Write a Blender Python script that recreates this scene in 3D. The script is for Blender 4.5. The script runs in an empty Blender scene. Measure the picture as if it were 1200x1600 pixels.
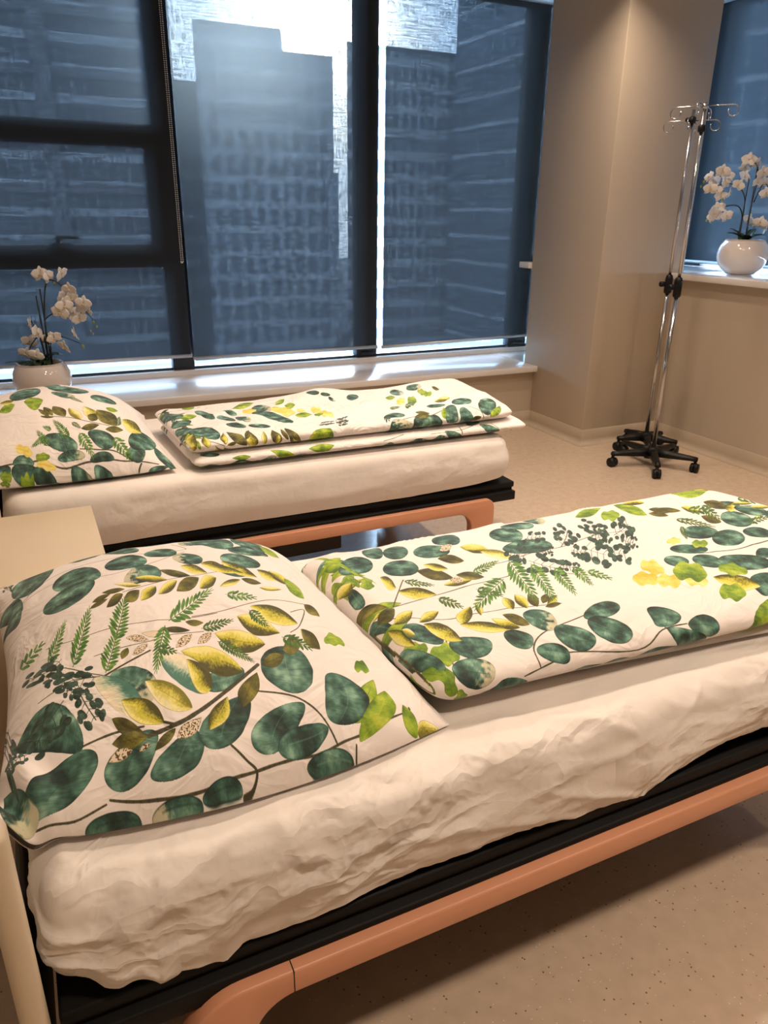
import bpy, bmesh, math, random
import numpy as np
from mathutils import Vector, Matrix

random.seed(7)
C = bpy.context.scene.collection
scene = bpy.context.scene
PI = math.pi

# ---------------------------------------------------------------- noise
_rng = np.random.RandomState(11)
_perm = _rng.permutation(512).astype(np.int64)
_grad = _rng.normal(size=(512, 3)); _grad /= np.linalg.norm(_grad, axis=1)[:, None]


def gnoise(x, y, z=0.0):
    """gradient noise, about -0.7..0.7"""
    x, y, z = np.broadcast_arrays(np.asarray(x, float), np.asarray(y, float), np.asarray(z, float))
    xi, yi, zi = np.floor(x).astype(np.int64), np.floor(y).astype(np.int64), np.floor(z).astype(np.int64)
    xf, yf, zf = x - xi, y - yi, z - zi
    fade = lambda t: t * t * t * (t * (t * 6 - 15) + 10)
    u, v, w = fade(xf), fade(yf), fade(zf)
    out = 0
    for i in (0, 1):
        for j in (0, 1):
            for k in (0, 1):
                h = _perm[(_perm[(_perm[(xi + i) & 511] + yi + j) & 511] + zi + k) & 511]
                g = _grad[h]
                d = g[..., 0] * (xf - i) + g[..., 1] * (yf - j) + g[..., 2] * (zf - k)
                out = out + d * (u if i else 1 - u) * (v if j else 1 - v) * (w if k else 1 - w)
    return out


def fbm(x, y, z=0.0, o=4):
    a, s = 0, 1.0
    for k in range(o):
        a = a + s * gnoise(x * 2 ** k + 7.3 * k, y * 2 ** k + 3.1 * k, z * 2 ** k)
        s *= .5
    return a


def ridge(x, y, z=0.0):
    return 1 - 2.2 * np.abs(gnoise(x, y, z))


# ---------------------------------------------------------------- materials
def new_mat(name):
    m = bpy.data.materials.new(name); m.use_nodes = True
    nt = m.node_tree
    return m, nt, nt.nodes['Principled BSDF'], nt.nodes['Material Output']


def srgb(r, g, b):
    f = lambda c: ((c / 255 + .055) / 1.055) ** 2.4 if c > 10.3 else c / 255 / 12.92
    return (f(r), f(g), f(b), 1)


def lin(r, g, b):
    return (r, g, b, 1)


def plain(name, col, rough=.5, metal=0.0, noise=0.0, nscale=20, bump=0.0, bscale=200, coat=0.0, spec=None):
    m, nt, p, out = new_mat(name)
    p.inputs['Base Color'].default_value = col
    p.inputs['Roughness'].default_value = rough
    p.inputs['Metallic'].default_value = metal
    p.inputs['Coat Weight'].default_value = coat
    if spec is not None:
        p.inputs['Specular IOR Level'].default_value = spec
    tc = nt.nodes.new('ShaderNodeTexCoord')
    if noise:
        n = nt.nodes.new('ShaderNodeTexNoise'); n.inputs['Scale'].default_value = nscale
        nt.links.new(tc.outputs['Object'], n.inputs['Vector'])
        mx = nt.nodes.new('ShaderNodeMix'); mx.data_type = 'RGBA'; mx.blend_type = 'MULTIPLY'
        mx.inputs[0].default_value = noise
        mx.inputs[6].default_value = col
        nt.links.new(n.outputs['Color'], mx.inputs[7])
        hs = nt.nodes.new('ShaderNodeHueSaturation'); hs.inputs['Saturation'].default_value = 0
        hs.inputs['Value'].default_value = 1.7
        nt.links.new(n.outputs['Color'], hs.inputs['Color']); nt.links.new(hs.outputs['Color'], mx.inputs[7])
        nt.links.new(mx.outputs[2], p.inputs['Base Color'])
    if bump:
        n = nt.nodes.new('ShaderNodeTexNoise'); n.inputs['Scale'].default_value = bscale
        n.inputs['Detail'].default_value = 4
        nt.links.new(tc.outputs['Object'], n.inputs['Vector'])
        b = nt.nodes.new('ShaderNodeBump'); b.inputs['Strength'].default_value = bump; b.inputs['Distance'].default_value = .002
        nt.links.new(n.outputs['Fac'], b.inputs['Height']); nt.links.new(b.outputs['Normal'], p.inputs['Normal'])
    return m


# ---------------------------------------------------------------- mesh builder
class MB:
    def __init__(self):
        self.v = []; self.f = []; self.m = []; self.smooth = []

    def add(self, vs, fs, mi=0, smooth=True):
        b = len(self.v)
        self.v.extend([tuple(map(float, q)) for q in vs])
        self.f.extend([tuple(b + i for i in q) for q in fs])
        self.m.extend([mi] * len(fs)); self.smooth.extend([smooth] * len(fs))
        return self

    def box(self, x0, x1, y0, y1, z0, z1, mi=0, bevel=0.0, seg=2):
        bm = bmesh.new()
        bmesh.ops.create_cube(bm, size=1)
        for v in bm.verts:
            v.co = Vector((x0 + (v.co.x + .5) * (x1 - x0), y0 + (v.co.y + .5) * (y1 - y0), z0 + (v.co.z + .5) * (z1 - z0)))
        if bevel:
            bmesh.ops.bevel(bm, geom=bm.edges[:], offset=bevel, segments=seg, profile=.5, affect='EDGES')
        self.from_bm(bm, mi, bevel > 0)
        return self

    def from_bm(self, bm, mi=0, smooth=True):
        bm.verts.ensure_lookup_table()
        bm.verts.index_update()
        self.add([v.co for v in bm.verts], [[v.index for v in f.verts] for f in bm.faces], mi, smooth)
        bm.free()

    def tube(self, pts, r, n=12, mi=0, cap=True, taper=None):
        pts = [Vector(p) for p in pts]
        k = len(pts)
        vs, fs = [], []
        up = None
        for i, p in enumerate(pts):
            t = (pts[min(i + 1, k - 1)] - pts[max(i - 1, 0)]).normalized()
            if up is None:
                up = Vector((0, 0, 1)) if abs(t.z) < .9 else Vector((1, 0, 0))
            a = t.cross(up)
            if a.length < 1e-6:
                a = t.orthogonal()
            a.normalize()
            b = a.cross(t).normalized(); up = b
            rr = r if taper is None else taper[i]
            for j in range(n):
                th = 2 * PI * j / n
                vs.append(p + a * (rr * math.cos(th)) + b * (rr * math.sin(th)))
        for i in range(k - 1):
            for j in range(n):
                fs.append((i * n + j, i * n + (j + 1) % n, (i + 1) * n + (j + 1) % n, (i + 1) * n + j))
        if cap:
            fs.append(tuple(range(n - 1, -1, -1))); fs.append(tuple((k - 1) * n + j for j in range(n)))
        return self.add(vs, fs, mi)

    def lathe(self, prof, cx=0, cy=0, cz=0, n=40, mi=0):
        vs, fs = [], []
        for (r, z) in prof:
            for j in range(n):
                th = 2 * PI * j / n
                vs.append((cx + r * math.cos(th), cy + r * math.sin(th), cz + z))
        for i in range(len(prof) - 1):
            for j in range(n):
                fs.append((i * n + j, i * n + (j + 1) % n, (i + 1) * n + (j + 1) % n, (i + 1) * n + j))
        return self.add(vs, fs, mi)

    def sphere(self, c, r, mi=0, seg=14, rings=8, sc=(1, 1, 1)):
        bm = bmesh.new()
        bmesh.ops.create_uvsphere(bm, u_segments=seg, v_segments=rings, radius=r)
        for v in bm.verts:
            v.co = Vector((v.co.x * sc[0] + c[0], v.co.y * sc[1] + c[1], v.co.z * sc[2] + c[2]))
        self.from_bm(bm, mi)
        return self

    def grid(self, P, closed_u=False, mi=0, flip=False):
        """P: array (n, m, 3)"""
        n, m = P.shape[:2]
        fs = []
        for i in range(n - 1):
            for j in range(m if closed_u else m - 1):
                q = (i * m + j, i * m + (j + 1) % m, (i + 1) * m + (j + 1) % m, (i + 1) * m + j)
                fs.append(q[::-1] if flip else q)
        return self.add(P.reshape(-1, 3), fs, mi)

    def build(self, name, mats, parent=None, loc=None):
        me = bpy.data.meshes.new(name)
        me.from_pydata(self.v, [], self.f)
        me.polygons.foreach_set('use_smooth', self.smooth)
        if not isinstance(mats, (list, tuple)):
            mats = [mats]
        for m in mats:
            me.materials.append(m)
        if len(mats) > 1:
            me.polygons.foreach_set('material_index', self.m)
        me.update()
        o = bpy.data.objects.new(name, me); C.objects.link(o)
        if parent is not None:
            o.parent = parent
        if loc is not None:
            o.location = loc
        return o


def grid_object(name, P, UV, mat, parent=None, wrap=False):
    """a dense cloth surface: P (n,m,3), UV (n,m,2); fast path"""
    n, m = P.shape[:2]
    idx = np.arange(n * m).reshape(n, m)
    q = np.stack([idx[:-1, :-1], idx[:-1, 1:], idx[1:, 1:], idx[1:, :-1]], -1).reshape(-1, 4)
    me = bpy.data.meshes.new(name)
    me.vertices.add(n * m); me.vertices.foreach_set('co', P.reshape(-1).astype(np.float32))
    me.loops.add(q.size); me.loops.foreach_set('vertex_index', q.reshape(-1).astype(np.int32))
    me.polygons.add(len(q)); me.polygons.foreach_set('loop_start', (np.arange(len(q)) * 4).astype(np.int32))
    me.update(calc_edges=True)
    me.polygons.foreach_set('use_smooth', [True] * len(q))
    uv = me.uv_layers.new(name='UVMap')
    uv.data.foreach_set('uv', UV.reshape(-1, 2)[q.reshape(-1)].reshape(-1).astype(np.float32))
    me.materials.append(mat)
    me.update()
    o = bpy.data.objects.new(name, me); C.objects.link(o)
    if parent is not None:
        o.parent = parent
    return o


def tag(o, label=None, cat=None, group=None, kind=None):
    if label: o['label'] = label
    if cat: o['category'] = cat
    if group: o['group'] = group
    if kind: o['kind'] = kind
    return o


def empty(name, loc, label, cat, group=None, rz=0):
    o = bpy.data.objects.new(name, None); C.objects.link(o)
    o.location = loc; o.rotation_euler.z = rz; o.empty_display_size = .1
    return tag(o, label, cat, group)


def struct(mb, name, mat, parent=None, label=None):
    o = mb.build(name, mat, parent)
    if parent is None:
        o['kind'] = 'structure'
    return o


def copy_tree(o, parent=None):
    c = o.copy(); C.objects.link(c)
    if parent is not None:
        c.parent = parent
    for ch in list(o.children):
        copy_tree(ch, c)
    return c


# ---------------------------------------------------------------- materials used
def wall_mat():
    return plain('beige_wall_paint', lin(.475, .41, .325), .55, noise=.06, nscale=3, bump=.05, bscale=350)


M = {}
M['wall'] = wall_mat()
M['ceiling'] = plain('white_ceiling_paint', lin(.75, .72, .68), .7, bump=.04, bscale=200)
M['sill'] = plain('white_laminate', lin(.76, .75, .74), .26, noise=.03, nscale=8, spec=1.0, coat=.5)
M['frame'] = plain('anthracite_aluminium', lin(.012, .016, .022), .42, bump=.03, bscale=400)
M['gasket'] = plain('black_rubber', lin(.006, .007, .009), .6, bump=.05, bscale=300)
M['black'] = plain('black_powder_coat', lin(.005, .005, .005), .6, bump=.08, bscale=500, spec=.22)
M['blackplastic'] = plain('black_plastic', lin(.005, .005, .005), .45, bump=.04, bscale=300, spec=.3)
M['copper'] = plain('copper_lacquer', lin(.61, .29, .17), .42, noise=.05, nscale=12, bump=.03, bscale=500)
M['cream'] = plain('cream_laminate', lin(.60, .50, .36), .42, noise=.04, nscale=6, bump=.03, bscale=250)
M['chrome'] = plain('polished_chrome', lin(.52, .52, .53), .16, 1.0, bump=.01, bscale=100)
M['alu'] = plain('brushed_aluminium', lin(.60, .62, .64), .38, .6, bump=.03, bscale=300)
M['pot'] = plain('glazed_white_ceramic', lin(.78, .72, .68), .08, coat=.6, noise=.03, nscale=10)
M['petal'] = plain('white_silk_petal', lin(.92, .89, .86), .55, noise=.05, nscale=30, bump=.10, bscale=120)
M['lip'] = plain('yellow_flower_lip', lin(.80, .62, .30), .5, noise=.3, nscale=60)
M['orchid_leaf'] = plain('dark_green_leaf', lin(.015, .045, .014), .35, noise=.3, nscale=14)
M['orchid_stem'] = plain('dark_stem', lin(.018, .022, .012), .5, noise=.3, nscale=30)
M['bud'] = plain('green_bud', lin(.25, .33, .08), .45, noise=.2, nscale=40)
M['moss'] = plain('brown_moss', lin(.03, .03, .012), .9, noise=.6, nscale=60, bump=.9, bscale=80)
M['shade_bead'] = plain('white_plastic_bead', lin(.70, .70, .68), .35, noise=.03)
M['dark_panel'] = plain('dark_grey_panel', lin(.05, .042, .034), .6, noise=.1, nscale=9)


def floor_mat():
    m, nt, p, out = new_mat('beige_speckled_vinyl')
    tc = nt.nodes.new('ShaderNodeTexCoord')
    base = lin(.53, .45, .36)
    def spots(scale, thr, wid, seedoff, cut):
        mp = nt.nodes.new('ShaderNodeMapping'); mp.inputs['Location'].default_value = (seedoff, seedoff * 2, 0)
        nt.links.new(tc.outputs['Object'], mp.inputs['Vector'])
        v = nt.nodes.new('ShaderNodeTexVoronoi'); v.inputs['Scale'].default_value = scale
        nt.links.new(mp.outputs['Vector'], v.inputs['Vector'])
        r = nt.nodes.new('ShaderNodeMapRange')
        r.inputs['From Min'].default_value = thr; r.inputs['From Max'].default_value = thr + wid
        r.inputs['To Min'].default_value = 1; r.inputs['To Max'].default_value = 0
        nt.links.new(v.outputs['Distance'], r.inputs['Value'])
        sep = nt.nodes.new('ShaderNodeSeparateColor'); nt.links.new(v.outputs['Color'], sep.inputs['Color'])
        gt = nt.nodes.new('ShaderNodeMath'); gt.operation = 'LESS_THAN'; gt.inputs[1].default_value = cut
        nt.links.new(sep.outputs[0], gt.inputs[0])
        mul = nt.nodes.new('ShaderNodeMath'); mul.operation = 'MULTIPLY'
        nt.links.new(r.outputs['Result'], mul.inputs[0]); nt.links.new(gt.outputs[0], mul.inputs[1])
        return mul.outputs[0]
    n = nt.nodes.new('ShaderNodeTexNoise'); n.inputs['Scale'].default_value = 25; n.inputs['Detail'].default_value = 6
    nt.links.new(tc.outputs['Object'], n.inputs['Vector'])
    cr = nt.nodes.new('ShaderNodeValToRGB')
    cr.color_ramp.elements[0].position = .3; cr.color_ramp.elements[0].color = lin(.525, .415, .315)
    cr.color_ramp.elements[1].position = .7; cr.color_ramp.elements[1].color = lin(.59, .47, .36)
    nt.links.new(n.outputs['Fac'], cr.inputs['Fac'])
    last = cr.outputs['Color']
    for (sc, thr, wid, off, cut, col) in ((70, .12, .06, 0, .30, lin(.23, .15, .09)), (95, .12, .06, 3.7, .20, lin(.72, .66, .58)), (50, .07, .04, 9.1, .25, lin(.10, .08, .06))):
        mx = nt.nodes.new('ShaderNodeMix'); mx.data_type = 'RGBA'
        nt.links.new(spots(sc, thr, wid, off, cut), mx.inputs[0])
        nt.links.new(last, mx.inputs[6]); mx.inputs[7].default_value = col
        last = mx.outputs[2]
    nt.links.new(last, p.inputs['Base Color'])
    p.inputs['Roughness'].default_value = .20
    b = nt.nodes.new('ShaderNodeBump'); b.inputs['Strength'].default_value = .04; b.inputs['Distance'].default_value = .002
    n2 = nt.nodes.new('ShaderNodeTexNoise'); n2.inputs['Scale'].default_value = 160
    nt.links.new(tc.outputs['Object'], n2.inputs['Vector'])
    nt.links.new(n2.outputs['Fac'], b.inputs['Height']); nt.links.new(b.outputs['Normal'], p.inputs['Normal'])
    return m


M['floor'] = floor_mat()


def sheet_mat(CRUMPLE, name):
    m, nt, p, out = new_mat(name)
    p.inputs['Base Color'].default_value = lin(.76, .715, .67)
    p.inputs['Roughness'].default_value = .75
    p.inputs['Sheen Weight'].default_value = .15
    tc = nt.nodes.new('ShaderNodeTexCoord')
    n = nt.nodes.new('ShaderNodeTexNoise'); n.inputs['Scale'].default_value = 14; n.inputs['Detail'].default_value = 5
    n.inputs['Distortion'].default_value = 1.5
    nt.links.new(tc.outputs['Object'], n.inputs['Vector'])
    w = nt.nodes.new('ShaderNodeTexNoise'); w.inputs['Scale'].default_value = 900
    nt.links.new(tc.outputs['Object'], w.inputs['Vector'])
    # crumpled creases on the hanging sides, drawn out along the bed and tilted
    uv = nt.nodes.new('ShaderNodeUVMap'); uv.uv_map = 'UVMap'
    sepu = nt.nodes.new('ShaderNodeSeparateXYZ'); nt.links.new(uv.outputs['UV'], sepu.inputs[0])
    mask = nt.nodes.new('ShaderNodeMapRange'); mask.inputs['From Min'].default_value = -.06; mask.inputs['From Max'].default_value = .10
    nt.links.new(sepu.outputs[1], mask.inputs['Value'])
    dn = nt.nodes.new('ShaderNodeTexNoise'); dn.inputs['Scale'].default_value = 9; dn.inputs['Detail'].default_value = 3
    nt.links.new(uv.outputs['UV'], dn.inputs['Vector'])
    dm = nt.nodes.new('ShaderNodeVectorMath'); dm.operation = 'MULTIPLY_ADD'; dm.inputs[1].default_value = (.12, .12, 0)
    nt.links.new(dn.outputs['Color'], dm.inputs[0]); nt.links.new(uv.outputs['UV'], dm.inputs[2])
    hs = []
    for (sx, sy, rot_, wt) in ((5, 15, .45, 1.0), (11, 26, .15, .45), (9, 12, -.5, .5)):
        rt_ = nt.nodes.new('ShaderNodeMapping'); rt_.inputs['Rotation'].default_value = (0, 0, rot_)
        nt.links.new(dm.outputs[0], rt_.inputs['Vector'])
        mp = nt.nodes.new('ShaderNodeMapping'); mp.inputs['Scale'].default_value = (sx, sy, 1)
        nt.links.new(rt_.outputs[0], mp.inputs['Vector'])
        vo = nt.nodes.new('ShaderNodeTexVoronoi'); vo.voronoi_dimensions = '2D'; vo.inputs['Scale'].default_value = 1
        nt.links.new(mp.outputs['Vector'], vo.inputs['Vector'])
        ml = nt.nodes.new('ShaderNodeMath'); ml.operation = 'MULTIPLY'; ml.inputs[1].default_value = wt
        nt.links.new(vo.outputs['Distance'], ml.inputs[0]); hs.append(ml.outputs[0])
    for k in (1, 2):
        ad_ = nt.nodes.new('ShaderNodeMath'); ad_.operation = 'ADD'
        nt.links.new(hs[0], ad_.inputs[0]); nt.links.new(hs[k], ad_.inputs[1]); hs[0] = ad_.outputs[0]
    pn = nt.nodes.new('ShaderNodeTexNoise'); pn.inputs['Scale'].default_value = 3.2
    nt.links.new(uv.outputs['UV'], pn.inputs['Vector'])
    pr_ = nt.nodes.new('ShaderNodeMapRange'); pr_.inputs['From Min'].default_value = .38; pr_.inputs['From Max'].default_value = .62
    nt.links.new(pn.outputs['Fac'], pr_.inputs['Value'])
    m2 = nt.nodes.new('ShaderNodeMath'); m2.operation = 'MULTIPLY'; nt.links.new(mask.outputs['Result'], m2.inputs[0]); nt.links.new(pr_.outputs['Result'], m2.inputs[1])
    m3 = nt.nodes.new('ShaderNodeMath'); m3.operation = 'MULTIPLY'; nt.links.new(m2.outputs[0], m3.inputs[0]); nt.links.new(hs[0], m3.inputs[1])
    bc = nt.nodes.new('ShaderNodeBump'); bc.inputs['Strength'].default_value = CRUMPLE; bc.inputs['Distance'].default_value = .06
    nt.links.new(m3.outputs[0], bc.inputs['Height'])
    b = nt.nodes.new('ShaderNodeBump'); b.inputs['Strength'].default_value = .2; b.inputs['Distance'].default_value = .006
    nt.links.new(bc.outputs['Normal'], b.inputs['Normal'])
    b2 = nt.nodes.new('ShaderNodeBump'); b2.inputs['Strength'].default_value = .12; b2.inputs['Distance'].default_value = .001
    nt.links.new(n.outputs['Fac'], b.inputs['Height'])
    nt.links.new(w.outputs['Fac'], b2.inputs['Height']); nt.links.new(b.outputs['Normal'], b2.inputs['Normal'])
    nt.links.new(b2.outputs['Normal'], p.inputs['Normal'])
    return m


M['sheet'] = sheet_mat(.55, 'crumpled_white_cotton')
M['sheet_smooth'] = sheet_mat(.10, 'smooth_white_cotton')


def blind_mat():
    m, nt, p, out = new_mat('screen_blind_fabric')
    nt.nodes.remove(p)
    tc = nt.nodes.new('ShaderNodeTexCoord')
    def nz(sx, sy, sz, det=3):
        mp = nt.nodes.new('ShaderNodeMapping'); mp.inputs['Scale'].default_value = (sx, sy, sz)
        nt.links.new(tc.outputs['Object'], mp.inputs['Vector'])
        n = nt.nodes.new('ShaderNodeTexNoise'); n.inputs['Scale'].default_value = 1; n.inputs['Detail'].default_value = det
        nt.links.new(mp.outputs['Vector'], n.inputs['Vector'])
        return n.outputs['Fac']
    a = nz(7, 7, 120); b_ = nz(150, 150, 14)
    add = nt.nodes.new('ShaderNodeMath'); add.operation = 'ADD'
    nt.links.new(a, add.inputs[0]); nt.links.new(b_, add.inputs[1])
    r = nt.nodes.new('ShaderNodeMapRange')
    r.inputs['From Min'].default_value = .78; r.inputs['From Max'].default_value = 1.22
    r.inputs['To Min'].default_value = .004; r.inputs['To Max'].default_value = .034
    nt.links.new(add.outputs[0], r.inputs['Value'])
    dif = nt.nodes.new('ShaderNodeBsdfDiffuse'); dif.inputs['Color'].default_value = lin(.030, .037, .046)
    trl = nt.nodes.new('ShaderNodeBsdfTranslucent'); trl.inputs['Color'].default_value = lin(.0085, .0096, .0104)
    tr = nt.nodes.new('ShaderNodeBsdfTransparent'); tr.inputs['Color'].default_value = lin(1, 1, 1)
    ms = nt.nodes.new('ShaderNodeAddShader')
    nt.links.new(dif.outputs[0], ms.inputs[0]); nt.links.new(trl.outputs[0], ms.inputs[1])
    mx = nt.nodes.new('ShaderNodeMixShader')
    rf = nt.nodes.new('ShaderNodeBsdfRefraction'); rf.inputs['Color'].default_value = lin(.005, .0056, .0060)
    rf.inputs['IOR'].default_value = 1.3; rf.inputs['Roughness'].default_value = .55
    ms2 = nt.nodes.new('ShaderNodeAddShader'); nt.links.new(ms.outputs[0], ms2.inputs[0]); nt.links.new(rf.outputs[0], ms2.inputs[1]); ms = ms2
    nt.links.new(r.outputs['Result'], mx.inputs[0]); nt.links.new(ms.outputs[0], mx.inputs[1]); nt.links.new(tr.outputs[0], mx.inputs[2])
    nt.links.new(mx.outputs[0], out.inputs['Surface'])
    return m


M['blind'] = blind_mat()


def glass_mat():
    m, nt, p, out = new_mat('window_glass')
    nt.nodes.remove(p)
    tr = nt.nodes.new('ShaderNodeBsdfTransparent'); tr.inputs['Color'].default_value = lin(.86, .93, .96)
    gl = nt.nodes.new('ShaderNodeBsdfGlossy'); gl.inputs['Roughness'].default_value = .02
    fr = nt.nodes.new('ShaderNodeFresnel'); fr.inputs['IOR'].default_value = 1.45
    mx = nt.nodes.new('ShaderNodeMixShader')
    nt.links.new(fr.outputs[0], mx.inputs[0]); nt.links.new(tr.outputs[0], mx.inputs[1]); nt.links.new(gl.outputs[0], mx.inputs[2])
    nt.links.new(mx.outputs[0], out.inputs['Surface'])
    return m


M['glass'] = glass_mat()


def facade_mat(name, wallc, winc, bandc, sx, sz, wf=.6, hf=.55, rough=.35):
    """window grid from the object's own coordinates: sx bay width, sz storey height"""
    m, nt, p, out = new_mat(name)
    tc = nt.nodes.new('ShaderNodeTexCoord'); sep = nt.nodes.new('ShaderNodeSeparateXYZ')
    nt.links.new(tc.outputs['Object'], sep.inputs[0])
    def frac(sock, s):
        d = nt.nodes.new('ShaderNodeMath'); d.operation = 'DIVIDE'; d.inputs[1].default_value = s
        f = nt.nodes.new('ShaderNodeMath'); f.operation = 'FRACT'
        nt.links.new(sock, d.inputs[0]); nt.links.new(d.outputs[0], f.inputs[0]); return f.outputs[0]
    def lt(sock, v):
        c = nt.nodes.new('ShaderNodeMath'); c.operation = 'LESS_THAN'; c.inputs[1].default_value = v
        nt.links.new(sock, c.inputs[0]); return c.outputs[0]
    ad = nt.nodes.new('ShaderNodeMath'); ad.operation = 'ADD'
    nt.links.new(sep.outputs[0], ad.inputs[0]); nt.links.new(sep.outputs[1], ad.inputs[1])
    fx = lt(frac(ad.outputs[0], sx), wf); fz = lt(frac(sep.outputs[2], sz), hf)
    mul = nt.nodes.new('ShaderNodeMath'); mul.operation = 'MULTIPLY'
    nt.links.new(fx, mul.inputs[0]); nt.links.new(fz, mul.inputs[1])
    m1 = nt.nodes.new('ShaderNodeMix'); m1.data_type = 'RGBA'
    nt.links.new(fz, m1.inputs[0]); m1.inputs[6].default_value = bandc; m1.inputs[7].default_value = wallc
    m2 = nt.nodes.new('ShaderNodeMix'); m2.data_type = 'RGBA'
    nt.links.new(mul.outputs[0], m2.inputs[0]); nt.links.new(m1.outputs[2], m2.inputs[6]); m2.inputs[7].default_value = winc
    nt.links.new(m2.outputs[2], p.inputs['Base Color'])
    p.inputs['Roughness'].default_value = rough
    return m
# ================================================================ SETTING
ROOM_X0, ROOM_Y0, CEIL = -.42, -2.0, 3.0
struct(MB().box(ROOM_X0 - .1, 4.15, ROOM_Y0 - .1, 4.66, -.06, 0), 'floor', M['floor'])
struct(MB().box(ROOM_X0 - .1, 5.1, ROOM_Y0 - .1, 5.45, CEIL, CEIL + .1), 'ceiling', M['ceiling'])
struct(MB().box(ROOM_X0 - .12, ROOM_X0, ROOM_Y0 - .1, 5.45, -.06, CEIL), 'wall_left', M['wall'])
struct(MB().box(ROOM_X0, 4.13, ROOM_Y0 - .12, ROOM_Y0, -.06, CEIL), 'wall_front', M['wall'])
struct(MB().box(ROOM_X0, 4.13, 4.646, 5.40, -.06, .412), 'wall_back', M['wall'])
w = MB().box(4.13, 4.98, ROOM_Y0 - .12, 4.02, -.06, 1.112)
w.box(4.2, 4.98, 4.02, 5.40, -.06, 1.112)
w.box(4.13, 4.98, ROOM_Y0 - .12, -.6, 1.112, CEIL)
struct(w, 'wall_right', M['wall'])
struct(MB().box(3.468, 4.2, 4.02, 4.77, -.06, CEIL, bevel=.006), 'wall_column', M['wall'])
# coved vinyl skirting
M['skirting'] = plain('beige_vinyl_skirting', lin(.455, .38, .29), .45, noise=.05, nscale=20)
def cove(x0, y0, x1, y1, nx, ny, name, ext0=0, ext1=0):
    """profile runs up the wall; (nx,ny) points into the room"""
    prof = [(.0, .105), (.005, .103), (.006, .04)] + [(.006 + .034 * (1 - math.cos(a)), .04 - .038 * math.sin(a)) for a in (PI / 10, PI / 5, .3 * PI, .4 * PI, PI / 2)] + [(.046, .001)]
    d = Vector((x1 - x0, y1 - y0, 0)).normalized()
    P = np.array([[(x + nx * o + d.x * e * o, y + ny * o + d.y * e * o, z) for (o, z) in prof] for (x, y, e) in ((x0, y0, ext0), (x1, y1, ext1))])
    o = MB().grid(P).build(name, M['skirting']); o['kind'] = 'structure'
cove(ROOM_X0, 4.646, 3.468, 4.646, 0, -1, 'baseboard_back', 0, -1)
cove(3.468, 4.646, 3.468, 4.02, -1, 0, 'baseboard_column', -1, 1)
cove(3.468, 4.02, 4.13, 4.02, 0, -1, 'baseboard_column_front', -1, -1)
cove(4.13, 4.02, 4.13, ROOM_Y0, -1, 0, 'baseboard_right', -1, 0)

# sills
s = MB().box(ROOM_X0, 3.4675, 4.59, 5.235, .412, .455, bevel=.005)
s.box(3.4675, 4.2, 4.772, 5.235, .412, .455)
s.box(ROOM_X0, 4.2, 5.22, 5.26, .455, .488)
struct(s, 'trim_1', M['sill'])
s = MB().box(4.075, 4.84, ROOM_Y0, 4.018, 1.112, 1.153, bevel=.005)
s.box(4.202, 4.84, 4.018, 5.235, 1.112, 1.153)
struct(s, 'trim_2', M['sill'])
struct(MB().box(3.445, 3.66, 4.775, 4.90, 1.142, 1.185, bevel=.004), 'trim_3', M['sill'])

# ---------------------------------------------------------------- windows
GY0, GY1 = 5.25, 5.33
ZT = 2.96
def pane(parent, x0, x1, z0, z1):
    return MB().box(x0, x1, 5.288, 5.296, z0, z1).build('glass_pane', M['glass'], parent)

f = MB()
f.box(.905, 1.05, GY0, GY1, .455, ZT, bevel=.004)                    # mullion right of the unit
f.box(ROOM_X0, .905, GY0 + .01, GY1, 1.865, 1.995, bevel=.004)       # transoms
f.box(ROOM_X0, .905, GY0 + .01, GY1, 1.160, 1.300, bevel=.004)
f.box(.845, .905, GY0 + .005, GY1, 1.25, 1.92, bevel=.004)           # opening sash stile
f.box(ROOM_X0, .905, GY0 + .02, GY1, .484, .503)
f.box(ROOM_X0, .905, GY0 + .01, GY1, ZT - .06, ZT)
f.box(ROOM_X0 - .0, ROOM_X0 + .06, GY0, GY1, .455, ZT)
win1 = struct(f, 'window_1', M['frame'])
pane(win1, ROOM_X0 + .06, .905, .503, 1.16); pane(win1, ROOM_X0 + .06, .845, 1.30, 1.865); pane(win1, ROOM_X0 + .06, .905, 1.995, ZT - .06)
h = MB().box(.235, .375, GY0 - .008, GY0 + .012, 1.285, 1.312, bevel=.003)
h.box(.268, .292, GY0 - .045, GY0 + .006, 1.29, 1.355, bevel=.004)
h.box(.268, .40, GY0 - .048, GY0 - .028, 1.338, 1.356, bevel=.004)
h.build('window_handle', M['frame'], win1)

def mullion_foot(mb, x0, x1):
    mb.box(x0, x1, GY0 - .008, GY0 + .02, .455, .50, bevel=.003)
    mb.box(x0 + .03, x1 - .03, GY0 - .012, GY0 + .01, .503, .53, bevel=.003)
f = MB().box(2.27, 2.435, GY0, GY1, .455, ZT, bevel=.004)
mullion_foot(f, 2.272, 2.433)
f.box(1.05, 2.27, GY0 + .02, GY1, .484, .503); f.box(1.05, 2.27, GY0 + .01, GY1, ZT - .06, ZT)
win2 = struct(f, 'window_2', M['frame'])
pane(win2, 1.05, 2.27, .503, ZT - .06)
f = MB().box(3.64, 3.81, GY0, GY1, .455, ZT, bevel=.004)
mullion_foot(f, 3.642, 3.80)
f.box(2.435, 3.63, GY0 + .02, GY1, .484, .503); f.box(2.435, 3.63, GY0 + .01, GY1, ZT - .06, ZT)
f.box(4.72, 4.9, GY0, GY1, .455, ZT); f.box(3.81, 4.72, GY0 + .01, GY1, 1.10, 1.2); f.box(3.81, 4.72, GY0 + .02, GY1, .484, .503)
win3 = struct(f, 'window_3', M['frame'])
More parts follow.
